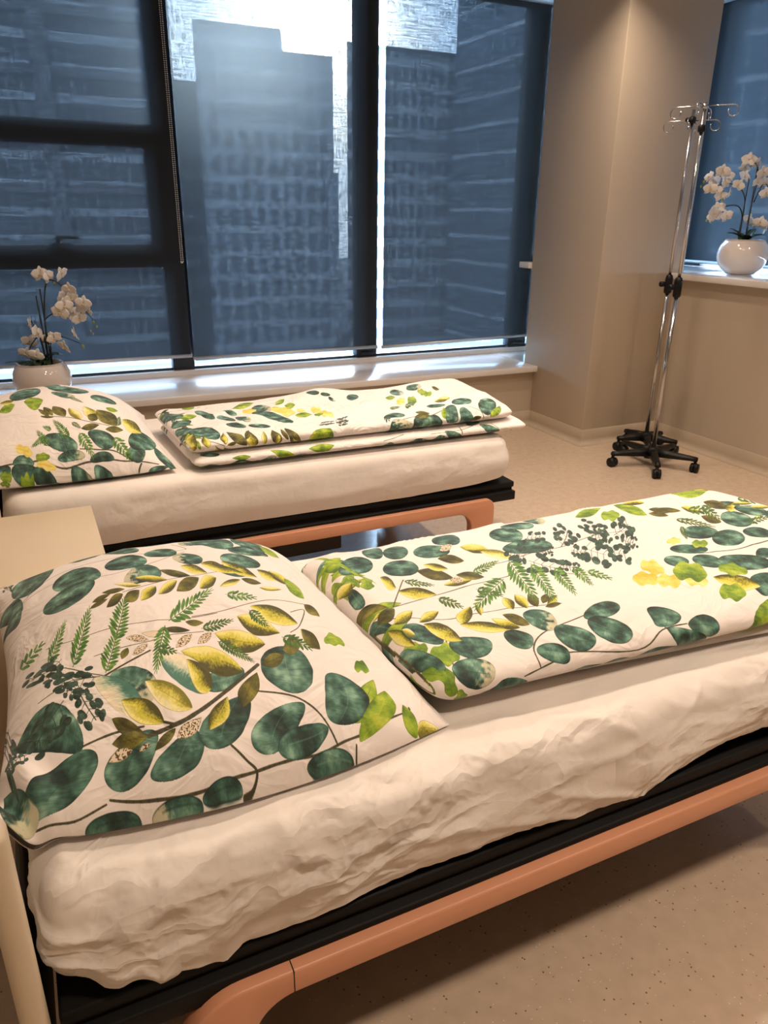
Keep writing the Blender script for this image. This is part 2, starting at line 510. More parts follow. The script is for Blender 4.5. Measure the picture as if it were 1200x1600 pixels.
pane(win3, 2.435, 3.64, .503, ZT - .06); pane(win3, 3.81, 4.72, 1.2, ZT - .06); pane(win3, 3.81, 4.72, .503, 1.10)
# side window
f = MB().box(4.86, 4.94, 4.50, 4.78, 1.153, ZT, bevel=.004)
f.box(4.86, 4.94, 2.62, 2.78, 1.153, ZT, bevel=.004); f.box(4.86, 4.94, .60, .76, 1.153, ZT, bevel=.004)
f.box(4.86, 4.94, 5.0, 5.33, 1.112, ZT)
f.box(4.87, 4.94, -.6, 5.0, 1.175, 1.19); f.box(4.87, 4.94, -.6, 5.0, ZT - .06, ZT)
win4 = struct(f, 'window_4', M['frame'])
for y0, y1 in ((-.6, .60), (.76, 2.62), (2.78, 4.50), (4.78, 5.0)):
    MB().box(4.898, 4.906, y0, y1, 1.19, ZT - .06).build('glass_pane', M['glass'], win4)

# ---------------------------------------------------------------- roller blinds
def blind(a0, a1, zb, label, axis='x', pos=5.18, chain=None, drop=0.0):
    """a0..a1 along the wall; fabric from tube down to zb"""
    n = 60
    zt = 2.90
    root = empty('roller_blind', ((a0 + a1) / 2, pos, zb) if axis == 'x' else (pos, (a0 + a1) / 2, zb), label, 'blind', 'screen roller blinds', 0 if axis == 'x' else PI / 2)
    L = a1 - a0
    us = np.linspace(-L / 2, L / 2, 40); zs = np.linspace(0, zt - zb, 50)
    U, Z = np.meshgrid(us, zs, indexing='ij')
    W = .004 * gnoise(U * 2.2 + a0 * 3, Z * .5, 3.3) * np.clip((zt - zb - Z), 0, 1)
    Zs = Z + drop * (U / L) * (1 - Z / (zt - zb))
    P = np.stack([U, W, Zs], -1)
    fab = MB().grid(P).build('fabric', M['blind'], root)
    MB().tube([(-L / 2 - .004, 0, -.006 - drop / 2), (L / 2 + .004, 0, -.006 + drop / 2)], .0125, 14).build('bottom_rail', M['alu'], root)
    MB().tube([(-L / 2, .03, zt - zb + .03), (L / 2, .03, zt - zb + .03)], .035, 18).build('roller_tube', M['alu'], root)
    if chain:
        cx, cz = chain
        mb = MB()
        pts = []
        for side in (-1, 1):
            z = zt - zb + .03
            k = 0
            while z > cz:
                mb.sphere((cx + side * .006 + .002 * math.sin(z * 2), -.035, z), .0036, seg=6, rings=4)
                z -= .011
        for k in range(5):
            a = PI * k / 4
            mb.sphere((cx + .006 * math.cos(a), -.035, cz - .006 * math.sin(a)), .0036, seg=6, rings=4)
        mb.build('bead_chain', M['shade_bead'], root)
    return root
blind(ROOM_X0 + .02, 1.018, .600, 'left roller blind in front of the window with crossbars', chain=(.69, .60), drop=-.004)
blind(1.035, 2.402, .578, 'middle roller blind with the bright glare behind its top')
blind(2.452, 3.80, .583, 'roller blind beside the pale column, right of the wide mullion', drop=.02)
blind(-.55, 4.99, 1.197, 'dark blue roller blind on the side wall behind the orchid', axis='y', pos=4.79)

# ---------------------------------------------------------------- the street outside
STREET = -22.0
M['asphalt'] = plain('grey_asphalt', lin(.20, .21, .22), .8, noise=.3, nscale=.6)
struct(MB().box(-80, 240, 5.6, 420, STREET - .3, STREET), 'ground', M['asphalt'])
F1 = facade_mat('dark_banded_facade', lin(.20, .205, .215), lin(.09, .10, .115), lin(.46, .47, .48), 1.5, 3.4, .72, .68)
F2 = facade_mat('grey_banded_facade', lin(.58, .60, .62), lin(.26, .28, .31), lin(.74, .75, .76), 2.2, 3.6, .55, .70)
F3 = facade_mat('blue_glass_facade', lin(.36, .40, .44), lin(.20, .24, .28), lin(.60, .63, .66), 2.4, 3.5, .86, .86, .15)
F4 = facade_mat('pale_stone_facade', lin(.44, .46, .48), lin(.20, .22, .25), lin(.62, .64, .65), 1.6, 3.3, .5, .6)
M['rooftop'] = plain('grey_rooftop', lin(.22, .22, .23), .8, noise=.2, nscale=1)


def building(x0, x1, y0, y1, top, mat, label, extra=None, skew=0.0):
    b = empty('exterior_building', ((x0 + x1) / 2, (y0 + y1) / 2, STREET), label, 'building', 'office buildings across the street')
    hx, hy, hz = (x1 - x0) / 2, (y1 - y0) / 2, top - STREET
    MB().box(-hx, hx, -hy, hy, 0, hz).build('facade', mat, b)
    MB().box(-hx, hx, -hy - .12, hy + .12, hz, hz + .35, bevel=.03).build('parapet', M['rooftop'], b)
    if extra:
        extra(b, hx, hy, hz)
    if skew:                                             # sheared so bright sky shows through the gaps between blocks
        for ch in b.children:
            for v in ch.data.vertices:
                v.co.x += skew * (v.co.y + hy)
    return b


def mast(b, hx, hy, hz):
    # external vertical fins and floor slabs that stand proud of the glass
    for k in range(7):
        x = -hx + 2.2 + k * 6.1 + (k % 2) * 2.5
        MB().box(x, x + .8, -hy - .9, -hy, 0, hz).build('fin', M['rooftop'], b)
    for k in range(9):
        z = hz - 12 - k * 8.75
        MB().box(-hx, hx, -hy - .6, -hy, z, z + 1.0).build('floor_slab', M['rooftop'], b)


def ledges(b, hx, hy, hz):
    for k in range(8):
        z = 12.0 + 6.8 * k
        if z < hz - .5:
            MB().box(-hx, hx, -hy - .5, -hy, z, z + 1.1).build('ledge', M['rooftop'], b)
    MB().box(hx - 17.4, hx - 15.4, -hy - 1.0, -hy, 0, hz).build('pilaster', M['rooftop'], b)


SC = 4.0
def far(x0, x1, y0, y1, top, mat, label, extra=None, skew=0.0):
    return building(x0 * SC, x1 * SC, y0 * SC, y1 * SC, 1.5 + (top - 1.5) * SC, mat, label, extra, skew)
far(-12, 5.85, 29, 36, 13, F1, 'dark office block seen through the left blind with crossbars', ledges)
far(6.35, 7.6, 33, 38, 6.1, F4, 'narrow low block in the gap at the upper left of the middle blind', None, .2)
far(6.95, 10.15, 30.5, 38, 7.65, F2, 'grey block behind the middle blind, left of the glare', None, .36)
far(10.16, 12.2, 30.5, 38, 6.95, F2, 'grey block under the white glare behind the middle blind', None, .38)
far(12.58, 17.36, 30, 38, 7.4, F4, 'pale block behind the wide mullion, under bright sky', skew=.55)
far(17.42, 30, 29.5, 36, 17, F3, 'tall glass block behind the right blind beside the column', mast, .57)
far(3, 26, 64, 75, 4.6, F4, 'low pale block far behind, seen in the gap between blocks')
M['slit_fill_roof'] = plain('slit_fill_membrane', lin(.075, .085, .095), .6, noise=.35, nscale=.35)
pod = empty('exterior_building', (23, 33, STREET), 'low flat roofed block added below the window to brighten the slit under the blinds', 'building', 'office buildings across the street')  # invented block: its roof is added to throw light into the slit
MB().box(-40, 30, -17, 19, 0, 13.6).build('facade', F4, pod)
MB().box(-40.1, 30.1, -17.1, 19.1, 13.6, 14).build('roof', M['slit_fill_roof'], pod)
for k in range(9):
    MB().box(-34 + k * 7, -31 + k * 7, 2 + (k % 3) * 4, 5 + (k % 3) * 4, 14, 14.9, bevel=.05).build('skylight', M['alu'], pod)
building(60, 76, 12, 104, 50, F3, 'glass block outside the side window behind the orchid')

# ================================================================ BEDS
def make_bed():
    """origin: front edge line of the deck at the head end, on the floor (y=0 is the camera side, x runs to the foot)"""
    b = empty('hospital_bed', (0, .80, 0), 'nearest black bed with copper side rail and cream headboard edge', 'bed', 'hospital beds')
    W_ = .93
    X0, X1 = -.095, 1.845
    # deck: two stepped black profiles with a groove, all round
    d = MB()
    d.box(X0, X1, .032, W_ - .032, .424, .450, bevel=.006)
    d.box(X0 + .006, X1 - .006, .040, W_ - .040, .408, .426)
    d.box(X0, X1, .018, W_ - .018, .372, .412, bevel=.005)
    d.build('deck_frame', M['black'], b)
    for side in (0, 1):
        # copper rail: a flat bar that bends down into two posts
        y0 = -.004 if side == 0 else W_ - .038
        y1 = y0 + .042
        xa, xb, zt, zb, th = .062, 1.728, .400, .10, .048
        ro_a, ro_b, ri, pw = .095, .038, .07, .108
        outer = [(xa, zb)]
        def arc(cx, cz, r, a0, a1, n=10):
            return [(cx + r * math.cos(a0 + (a1 - a0) * k / n), cz + r * math.sin(a0 + (a1 - a0) * k / n)) for k in range(n + 1)]
        outer += arc(xa + ro_a, zt - ro_a, ro_a, PI, PI / 2)
        outer += arc(xb - ro_b, zt - ro_b, ro_b, PI / 2, 0)
        outer += [(xb, zb), (xb - pw, zb)]
        outer += arc(xb - pw - ri, zt - th - ri, ri, 0, PI / 2)
        outer += arc(xa + pw + ri, zt - th - ri, ri, PI / 2, PI)
        outer += [(xa + pw, zb)]
        bm = bmesh.new()
        vs = [bm.verts.new((x, y0, z)) for x, z in outer]
        fc = bm.faces.new(vs)
        r_ = bmesh.ops.extrude_face_region(bm, geom=[fc])
        bmesh.ops.translate(bm, vec=(0, y1 - y0, 0), verts=[v for v in r_['geom'] if isinstance(v, bmesh.types.BMVert)])
        bmesh.ops.recalc_face_normals(bm, faces=bm.faces[:])
        sharp = [e for e in bm.edges if len(e.link_faces) == 2 and e.calc_face_angle(0) > .9]
        bmesh.ops.bevel(bm, geom=sharp, offset=.005, segments=2, profile=.5, affect='EDGES')
        rail = MB(); rail.from_bm(bm)
        ro = rail.build('side_rail', M['copper'], b)
        # seam ring where the corner piece meets the bar
        MB().box(.2358, .2374, y0 - .0006, y1 + .0006, zt - th - .0006, zt + .0006).build('seam', M['blackplastic'], ro)
        for xx in (xa + pw / 2, xb - pw / 2):
            cst = MB()
            cst.tube([(xx, y0 + .021, .10), (xx, y0 + .021, .07)], .014)
            cst.tube([(xx, y0 + .004, .045), (xx, y0 + .038, .045)], .045, 20)
            cst.build('caster', M['blackplastic'], b)
    hb = MB().box(-.131, -.119, .045, W_ - .045, .22, .56, bevel=.006)
    hp = hb.build('headboard', M['dark_panel'], b)
    for ya, zt_ in ((-.030, .838), (W_ - .018, .70)):
        MB().box(-.134, -.102, ya, ya + .048, .05, zt_, bevel=.014, seg=5).build('headboard_post', M['cream'], hp)
    # lifting column and beams under the deck
    u = MB()
    u.box(.55, .72, .30, .63, .10, .372, bevel=.01)
    u.box(.10, 1.20, .40, .53, .10, .17, bevel=.01)
    u.box(.09, .16, .03, W_ - .03, .12, .18, bevel=.006)
    u.build('lifting_column', M['dark_panel'], b)
    e = MB().box(-.085, -.02, .03, W_ - .03, .20, .372, bevel=.006)
    e.build('head_bracket', M['dark_panel'], b)
    return b


bed = make_bed()
bed2 = copy_tree(bed)
bed2.location = (-.04, 2.45, 0)
bed2['label'] = 'bed by the window, black frame with copper rail ending in a rounded corner'

# ---------------------------------------------------------------- mattresses in fitted sheets
def rrect(L, W, r, step, x0, y0):
    """counter-clockwise rounded rectangle, starts at the front-left, returns pts, outward normals, arclength"""
    r = max(r, .004)
    segs = []
    def line(p, q):
        n = max(2, int(math.dist(p, q) / step)); return [(p[0] + (q[0] - p[0]) * k / n, p[1] + (q[1] - p[1]) * k / n) for k in range(n)]
    def arc(cx, cy, a0):
        n = max(4, int(r * PI / 2 / step)); return [(cx + r * math.cos(a0 + PI / 2 * k / n), cy + r * math.sin(a0 + PI / 2 * k / n)) for k in range(n)]
    P = line((x0 + r, y0), (x0 + L - r, y0)) + arc(x0 + L - r, y0 + r, -PI / 2) + line((x0 + L, y0 + r), (x0 + L, y0 + W - r)) + arc(x0 + L - r, y0 + W - r, 0) \
        + line((x0 + L - r, y0 + W), (x0 + r, y0 + W)) + arc(x0 + r, y0 + W - r, PI / 2) + line((x0, y0 + W - r), (x0, y0 + r)) + arc(x0 + r, y0 + r, PI)
    return np.array(P)


def mattress(x0, x1, y0, y1, z0, z1, step, hem, wrinkle, label, mat, edge_r=.055, corner_r=.07, foot_lift=0.0):
    L, W = x1 - x0, y1 - y0
    B = rrect(L, W, corner_r, step, x0, y0)
    B = np.roll(B, -int(len(B) * .60), axis=0)          # the cloth's seam runs down the far side
    nxt, prv = np.roll(B, -1, 0), np.roll(B, 1, 0)
    T = nxt - prv; T /= np.linalg.norm(T, axis=1)[:, None]
    N = np.stack([T[:, 1], -T[:, 0]], 1)
    s = np.concatenate([[0], np.cumsum(np.linalg.norm(np.diff(B, axis=0), axis=1))])
    cx, cy = (x0 + x1) / 2, (y0 + y1) / 2
    rings, dep = [], []
    # top, from centre outwards: interpolate towards an inner spine
    sp = np.stack([np.clip(B[:, 0], x0 + W / 2, x1 - W / 2), np.full(len(B), cy)], 1)
    inner = B - N * edge_r
    tops = np.concatenate([np.linspace(0, .5, 8, endpoint=False), np.linspace(.5, 1, max(6, int(W / 4 / step)), endpoint=False)])
    for t in tops:
        q = sp + (inner - sp) * t
        rings.append(np.column_stack([q, np.full(len(B), z1)])); dep.append(-(1 - t) * (W / 2 - edge_r))
    na = max(5, int(edge_r * PI / 2 / step))
    for k in range(na + 1):
        a = PI / 2 * k / na
        q = inner + N * edge_r * math.sin(a)
        rings.append(np.column_stack([q, np.full(len(B), z1 - edge_r * (1 - math.cos(a)))])); dep.append(edge_r * a)
    hz = hem(B[:, 0], B[:, 1], s)
    ns = max(6, int((z1 - edge_r - z0) / step))
    base = edge_r * PI / 2
    for k in range(1, ns + 1):
        t = k / ns
        z = (z1 - edge_r) + (hz - (z1 - edge_r)) * t
        bulge = .012 * np.sin(PI * t) - .006 * t ** 3
        rings.append(np.column_stack([B + N * bulge[:, None] if np.ndim(bulge) else B + N * bulge, z])); dep.append(base + (z1 - edge_r - z0) * t)
    P = np.array(rings); D = np.array(dep)[:, None] + 0 * s[None, :]
    # displacement along smooth normal
    du = np.gradient(P, axis=0); dv = np.roll(P, -1, 1) - np.roll(P, 1, 1)
    Nn = np.cross(dv, du); Nn /= np.maximum(np.linalg.norm(Nn, axis=2)[..., None], 1e-9)
    if Nn[0, 0, 2] < 0: Nn = -Nn
    S = s[None, :] + 0 * D
    w_ = wrinkle(S, D, P)
    P = P + Nn * w_[..., None]
    P = np.concatenate([P, P[:, :1]], 1)
    if foot_lift:
        P[..., 2] += foot_lift * np.clip((P[..., 0] - (x1 - .45)) / .45, 0, 1) ** 2
    S2 = np.concatenate([S, S[:, :1] + .01], 1); D2 = np.concatenate([D, D[:, :1]], 1)
    root = empty('mattress', (0, 0, 0), label, 'mattress', 'sheeted mattresses')
    core = MB().box(x0 + .035, x1 - .035, y0 + .035, y1 - .035, z0, z1 - .03, bevel=.03, seg=4)
    core.build('mattress_core', M['mattress_core'], root)
    UV = np.stack([S2, D2], -1)
    grid_object('fitted_sheet', P[:, ::-1], UV[:, ::-1], mat, root)
    return root


M['mattress_core'] = plain('dark_mattress_cover', lin(.03, .03, .034), .6, noise=.2, nscale=40)


def hem_near(x, y, s):
    # traced drape of the hem along the front, elastic ripple elsewhere
    hx = [-.12, -.085, -.031, .01, .045, .074, .104, .14, .168, .223, .265, .33, .397, .474, .562, .661, .76, .946, 1.016, 1.038, 1.13, 1.19, 1.284, 1.9]
    hz = [.520, .500, .478, .466, .438, .462, .450, .438, .464, .461, .465, .461, .470, .472, .467, .466, .461, .445, .462, .475, .490, .498, .500, .500]
    z = np.interp(x, hx, hz)
    return z + .004 * gnoise(s * 22, 1.7) + .003 * gnoise(s * 60, 5.1)


def wr_near(S, D, P):
    front = np.clip(1 - np.abs(P[..., 1] - .82) / .35, 0, 1)
    side = np.clip((D + .10) / .14, 0, 1)
    # long soft folds that run along the side, tilted up towards the foot
    a = S * .62 + D * 1.0
    c = -S * .25 + D * 1.0
    wx = .5 * gnoise(S * 3.1, D * 3, 2.2); wy = .5 * gnoise(S * 3.3, D * 3, 8.8)
    r1 = np.clip(ridge(S * 2.0 + .6 * wx, c * 8 + .8 * wy, 1.1), 0, 1) ** 5
    r2 = np.clip(ridge(a * 6 + wx * 1.2, (D - .7 * S) * 4 + wy, 4.4), 0, 1) ** 6
    r3 = np.clip(ridge(S * 7 + wx * 2, c * 20 + wy * 2, 6.1), 0, 1) ** 5
    r4 = np.clip(ridge(S * 22 + 4 * wx, D * 34 + 4 * wy, 9.7), 0, 1) ** 4
    big = gnoise(S * 2.6, D * 9, 3.3)
    r1, r2, r3, r4 = [np.clip(q, 0, 1) for q in (r1, r2, r3, r4)]
    patch = np.clip(.5 + 1.6 * gnoise(S * 2.4, D * 7, 12.5), 0, 1)
    w = side * (.0075 * r1 + .006 * r2 * patch + .0026 * r3 * patch + .0008 * r4 * patch + .006 * big - .003)
    # bunched head-end corner
    corner = np.exp(-((P[..., 0] + .06) / .12) ** 2) * front * np.clip(D / .12, 0, 1)
    w = w + corner * .007 * np.sin(S * 62 + 3 * wx + D * 14)
    w = w + (1 - side) * .0015 * fbm(S * 5, D * 12, 1.2)
    return w


def hem_far(x, y, s):
    z = np.interp(x, [-.14, 0, .5, 1.3, 1.62, 1.76, 1.8], [.456, .456, .456, .458, .470, .486, .492])
    return z + .002 * gnoise(s * 14, 4.4)


def wr_far(S, D, P):
    side = np.clip((D + .05) / .12, 0, 1)
    r1 = np.clip(ridge(S * 1.6, D * 14 + S * .8, 3.1), 0, 1) ** 2
    r3 = np.clip(ridge(S * 6, D * 50 + S * 2, 6.1), 0, 1) ** 2
    return side * (.0035 * r1 + .0012 * r3 + .008 * gnoise(S * 1.3, D * 6, 5.5)) + .002 * fbm(S * 4, D * 6)


mattress(-.095, 1.80, .822, 1.72, .453, .662, .0062, hem_near, wr_near, 'nearest mattress in a crumpled white fitted sheet', M['sheet'])
mattress(-.135, 1.772, 2.472, 3.37, .453, .655, .016, hem_far, wr_far, 'mattress by the window in a smooth white fitted sheet', M['sheet_smooth'], foot_lift=.0)
LAMPS = [(3.12, 3.62, 13), (.9, 1.9, 16), (2.3, 1.9, 14), (.9, 2.75, 11), (2.3, 2.75, 12), (.6, -.2, 19), (2.3, -.1, 22), (3.6, 1.7, 11), (.45, 3.85, 6)]  # last entry is an unseen lamp added to whiten the left orchid's petals
SUN = (.3442, .9152, .2094)
SUN_A, SUN_B, SKY = 330.0, 22, 28.0
PRINT = {'near_pillow':[('S',[(333,481),(625,471),(874,512)],100),
('S',[(906,526),(1198,485),(1644,482),(2102,504),(2407,501),(2863,504),(3632,575),(3729,611)],134),
('S',[(653,820),(999,844),(1263,827)],168),
('S',[(2307,894),(2621,801),(2795,658),(2863,504)],137),
('S',[(1935,623),(2030,552),(2096,504),(2039,453),(1948,439)],166),
('S',[(3044,487),(3009,439)],139),
('S',[(303,3028),(804,3200),(1413,3093),(2026,2960),(2337,2952),(2341,3041),(2248,3230)],89),
('S',[(24,2960),(300,3009),(769,2957),(1231,2645),(1682,2628),(2317,2890)],64),
('S',[(396,1343),(770,1345),(1013,1285),(865,1378),(659,1538)],91),
('S',[(1013,1285),(1202,1331),(1474,1392)],182),
('S',[(1401,2196),(1984,2285),(2302,2307),(2704,2396)],83),
('S',[(505,1897),(806,1788),(1121,1763),(1333,1741),(1524,1714),(1888,1680),(2250,1671)],76),
('S',[(1991,1688),(2351,1689),(2884,1760),(3249,1707)],92),
('S',[(3017,1576),(3196,1616),(3017,1396),(2876,1324)],89),
('S',[(960,1510),(1259,1502),(1538,1486),(1737,1520),(2039,1498)],74),
('S',[(807,1222),(1013,1285)],109),
('E',(762,851),(180,1095),(468,938),(526,1298)),
('E',(751,808),(370,510),(265,662),(786,632)),
('E',(1084,1287),(1395,987),(1138,1047),(1400,1225)),
('W',(997,1296),(1202,896),(954,1156),(1273,1076)),
('E',(1291,801),(1011,545),(920,688),(1293,653)),
('E',(1665,751),(1359,537),(1278,610),(1679,605)),
('E',(2126,886),(1835,617),(1725,751),(2142,740)),
('E',(2632,820),(2731,1195),(2422,1064),(2900,971)),
('E',(2601,768),(2244,546),(2158,685),(2579,650)),
('E',(2823,585),(2319,557),(2557,633),(2527,497)),
('G',(3077,589),(3500,855),(3204,740),(3359,640)),
('E',(2921,590),(3126,923),(2923,785),(3329,683)),
('E',(2983,440),(2533,462),(2769,504),(2751,426)),
('E',(1946,458),(1609,457),(1813,505),(1806,440)),
('E',(1608,445),(1196,439),(1432,483),(1431,433)),
('E',(1115,440),(688,435),(908,485),(933,430)),
('E',(74,795),(349,490),(150,440),(325,603)),
('E',(2256,1049),(1840,1029),(2086,1114),(2013,944)),
('E',(817,3693),(261,3941),(554,3741),(558,3783)),
('E',(811,3798),(236,3318),(453,3817),(598,3141)),
('E',(312,3128),(13,3185),(145,3255),(240,2832)),
('E',(290,2928),(11,2906),(145,2861),(255,2593)),
('E',(1255,2762),(693,2853),(988,3131),(1020,2616)),
('E',(1156,2605),(532,2491),(779,2703),(881,2316)),
('E',(1427,3574),(979,3673),(1184,3604),(1182,3277)),
('E',(1833,3219),(1429,3574),(1675,3585),(1617,3147)),
('E',(1822,2770),(1330,2853),(1618,3044),(1548,2637)),
('E',(1896,2430),(1459,2397),(1736,2662),(1661,2295)),
('E',(2324,3449),(1863,3482),(2093,3469),(2074,3329)),
('E',(2220,2887),(1836,2963),(2086,3092),(2009,2817)),
('E',(2458,2639),(2127,2762),(2331,2824),(2252,2552)),
('E',(2820,3266),(2361,3320),(2739,3839),(2514,3080)),
('E',(2688,2674),(3123,2496),(2962,2749),(2828,2439)),
('E',(2875,2890),(3374,2806),(3202,2992),(3070,2727)),
('E',(2583,3412),(3012,3046),(2903,3543),(2696,2958)),
('E',(2266,2697),(2450,2619),(2400,2766),(2321,2540)),
('E',(3085,3348),(3429,2987),(3426,3499),(3148,2938)),
('E',(2538,2469),(2827,2249),(2725,2457),(2630,2263)),
('Y',(3027,2383),(3161,2144),(3159,2335),(3026,2178)),
('G',(3571,2895),(3435,3206),(3590,3195),(3400,2893)),
('Y',(3286,2064),(3163,2371),(3290,2284),(3161,2144)),
('G',(3307,1806),(3279,2208),(3382,2085),(3206,1918)),
('Y',(2246,1067),(1758,1339),(2063,1321),(1984,1084)),
('W',(1905,975),(1573,1317),(1850,1243),(1646,1057)),
('Y',(1905,975),(1782,1254),(1936,1141),(1776,994)),
('C',(1696,870),(1358,1138),(1608,1046),(1463,905)),
('Y',(1434,814),(1124,1045),(1356,984),(1211,868)),
('Y',(2561,1244),(2137,1456),(2411,1416),(2282,1221)),
('Y',(2764,1328),(2430,1587),(2639,1558),(2500,1356)),
('Y',(3009,1420),(2620,1689),(2895,1651),(2745,1445)),
('O',(2367,1027),(2125,811),(2149,936),(2314,893)),
('Y',(2028,901),(1790,720),(1844,825),(1977,771)),
('O',(1277,768),(1019,938),(1140,906),(1087,818)),
('O',(1292,765),(986,784),(1137,829),(1125,723)),
('O',(2906,1186),(2701,1163),(2860,1283),(2779,1106)),
('O',(2685,1113),(2437,1077),(2571,1152),(2566,1036)),
('Y',(3001,1350),(3089,1133),(3114,1279),(2975,1199)),
('O',(1393,2164),(1188,2040),(1292,2182),(1306,2040)),
('O',(1576,2176),(1375,2038),(1456,2178),(1499,2014)),
('Y',(1761,2194),(1550,1998),(1615,2165),(1704,2053)),
('Y',(2014,2243),(1753,2057),(1891,2232),(1899,2073)),
('O',(2271,2252),(1955,2062),(2104,2263),(2129,2060)),
('Y',(2463,2230),(2212,2061),(2345,2283),(2348,2065)),
('O',(2189,2302),(1893,2497),(2058,2448),(2006,2319)),
('O',(1432,2238),(1186,2299),(1318,2303),(1299,2214)),
('O',(1269,2225),(1059,2200),(1157,2261),(1161,2171)),
('O',(1224,2163),(1012,2114),(1109,2177),(1127,2105)),
('Y',(1917,2282),(1593,2410),(1769,2414),(1731,2276)),
('C',(1617,2252),(1345,2378),(1490,2345),(1470,2264)),
('Y',(2403,2337),(2150,2521),(2311,2524),(2227,2348)),
('Y',(2668,2312),(2402,2550),(2586,2572),(2489,2383)),
('Y',(2940,2198),(2659,2565),(2867,2464),(2712,2296)),
('Y',(2822,2300),(2399,2531),(2641,2488),(2552,2334)),
('O',(2930,2065),(2741,2178),(2860,2172),(2797,2053)),
('Y',(2718,2156),(2440,2054),(2591,2169),(2582,2054)),
('C',(3115,1951),(2864,1982),(3010,2008),(2951,1917)),
('T',(1670,1550),(1443,1595),(1557,1589),(1546,1517)),
('T',(1494,1500),(1289,1591),(1404,1592),(1384,1514)),
('T',(1475,1464),(1308,1394),(1382,1468),(1411,1401)),
('T',(2108,1471),(1937,1382),(2006,1462),(2046,1390)),
('T',(1919,1491),(1719,1378),(1809,1478),(1839,1400)),
('O',(1283,1484),(1205,1388),(1211,1456),(1274,1421)),
('O',(1916,1535),(1643,1586),(1792,1601),(1770,1533)),
('O',(2076,1593),(1904,1641),(1996,1647),(1969,1574)),
('O',(1513,765),(1312,679),(1396,745),(1445,706)),
('T',(1752,802),(1509,710),(1588,779),(1660,718)),
('T',(1139,719),(937,695),(1034,744),(1047,682)),
('T',(1284,725),(1184,699),(1228,726),(1243,697)),
('S',[(1292,765),(1521,786),(1770,848),(2007,931),(2403,1084)],302),
('S',[(1436,818),(1521,786)],200),
('G',(3090,496),(3555,756),(3243,635),(3537,581)),
('G',(3694,441),(3674,637),(3593,498),(3748,541)),
('C',(3710,451),(3967,427),(3802,518),(3763,431)),
('L',(3188,1221),(3422,1223),(3345,1344),(3312,1214)),
('L',(3359,963),(3515,945),(3492,1058),(3435,942)),
('O',(3087,1140),(3017,1354),(3113,1282),(2969,1189)),
('O',(3333,1534),(3249,1707),(3351,1674),(3220,1567)),
('F',(186,1973),(458,2024),(382,1838)),
('F',(509,1651),(729,2090),(678,1765)),
('F',(750,1494),(1009,2100),(960,1684)),
('F',(1036,1313),(1223,1685),(1217,1420)),
('F',(1187,1606),(1391,2064),(1398,1739)),
('F',(1748,1677),(2295,1995),(2037,1693)),
('F',(1693,1626),(1485,1209),(1495,1443)),
('F',(2444,1910),(2716,1809),(2526,1759)),
('H',(2586,1642),(2676,1427),(2553,1477)),
('H',(2132,1367),(2364,1131),(2195,1200)),
('H',(2033,1533),(2342,1550),(2172,1459)),
('H',(1550,1398),(1698,1342),(1587,1300)),
('H',(2762,1287),(2984,1148),(2792,1139)),
('D',(686,1521),(320,1673),(483,1691)),
('D',(979,1297),(626,1382),(799,1426)),
('D',(810,1244),(663,1293),(737,1338)),
('D',(774,1242),(887,968),(750,1083)),
('D',(285,956),(148,917),(181,1006)),
('D',(629,1223),(369,998),(416,1200)),
('D',(650,1647),(483,1546),(516,1685)),
('D',(70,1435),(41,1214),(-72,1688)),
('D',(271,3943),(198,3735),(199,3971))],'near_duvet':[('G',(109,2677),(-34,2567),(59,2593),(15,2652)),
('Y',(200,1928),(16,1867),(117,1870),(99,1925)),
('Y',(144,3115),(19,2967),(103,3023),(60,3059)),
('G',(-70,1917),(112,1934),(17,1966),(24,1885)),
('E',(53,2673),(222,2706),(129,2729),(145,2650)),
('Y',(84,2005),(127,1827),(138,1924),(74,1909)),
('G',(55,2566),(236,2393),(169,2504),(122,2455)),
('E',(67,939),(106,724),(136,841),(37,823)),
('L',(166,2441),(12,2350),(107,2365),(71,2426)),
('G',(2,1938),(243,1923),(126,1981),(120,1880)),
('Y',(217,2354),(35,2266),(138,2285),(114,2335)),
('E',(54,1671),(10,1872),(5,1765),(59,1777)),
('G',(33,2499),(196,2571),(97,2574),(131,2497)),
('G',(-68,1635),(165,1702),(34,1715),(61,1621)),
('G',(-24,2731),(154,2634),(79,2711),(49,2654)),
('G',(242,959),(125,874),(194,901),(173,931)),
('L',(209,2338),(147,2182),(217,2245),(140,2276)),
('O',(140,1894),(-36,2065),(20,1947),(83,2012)),
('E',(-21,3019),(153,3150),(33,3128),(98,3041)),
('L',(80,1004),(98,1227),(53,1118),(125,1112)),
('G',(151,2593),(33,2663),(78,2605),(105,2652)),
('L',(115,1431),(13,1318),(83,1357),(45,1391)),
('G',(131,2459),(113,2237),(150,2345),(94,2350)),
('O',(238,509),(112,379),(196,423),(154,464)),
('L',(112,2300),(-5,2428),(27,2340),(78,2387)),
('G',(27,602),(259,559),(152,630),(134,532)),
('E',(43,2044),(59,2278),(16,2164),(86,2159)),
('G',(17,601),(216,535),(130,610),(102,526)),
('O',(116,3002),(35,3135),(48,3052),(103,3085)),
('E',(152,791),(4,764),(82,756),(74,800)),
('G',(217,2564),(87,2768),(106,2637),(199,2696)),
('L',(166,901),(127,1048),(114,966),(179,983)),
('E',(159,2787),(3,2716),(90,2731),(72,2771)),
('E',(-69,503),(113,330),(64,462),(-21,371)),
('S',[(166,1890),(557,1937),(1018,1974),(1303,2000),(1672,1717)],122),
('S',[(10,1816),(366,1634),(589,1626),(1145,1528)],110),
('S',[(544,1037),(844,1099),(908,1112),(1348,1034),(1578,1121),(1776,1125)],140),
('S',[(659,1061),(690,1198),(844,1301),(1181,1368)],129),
('S',[(154,1182),(250,1426)],101),
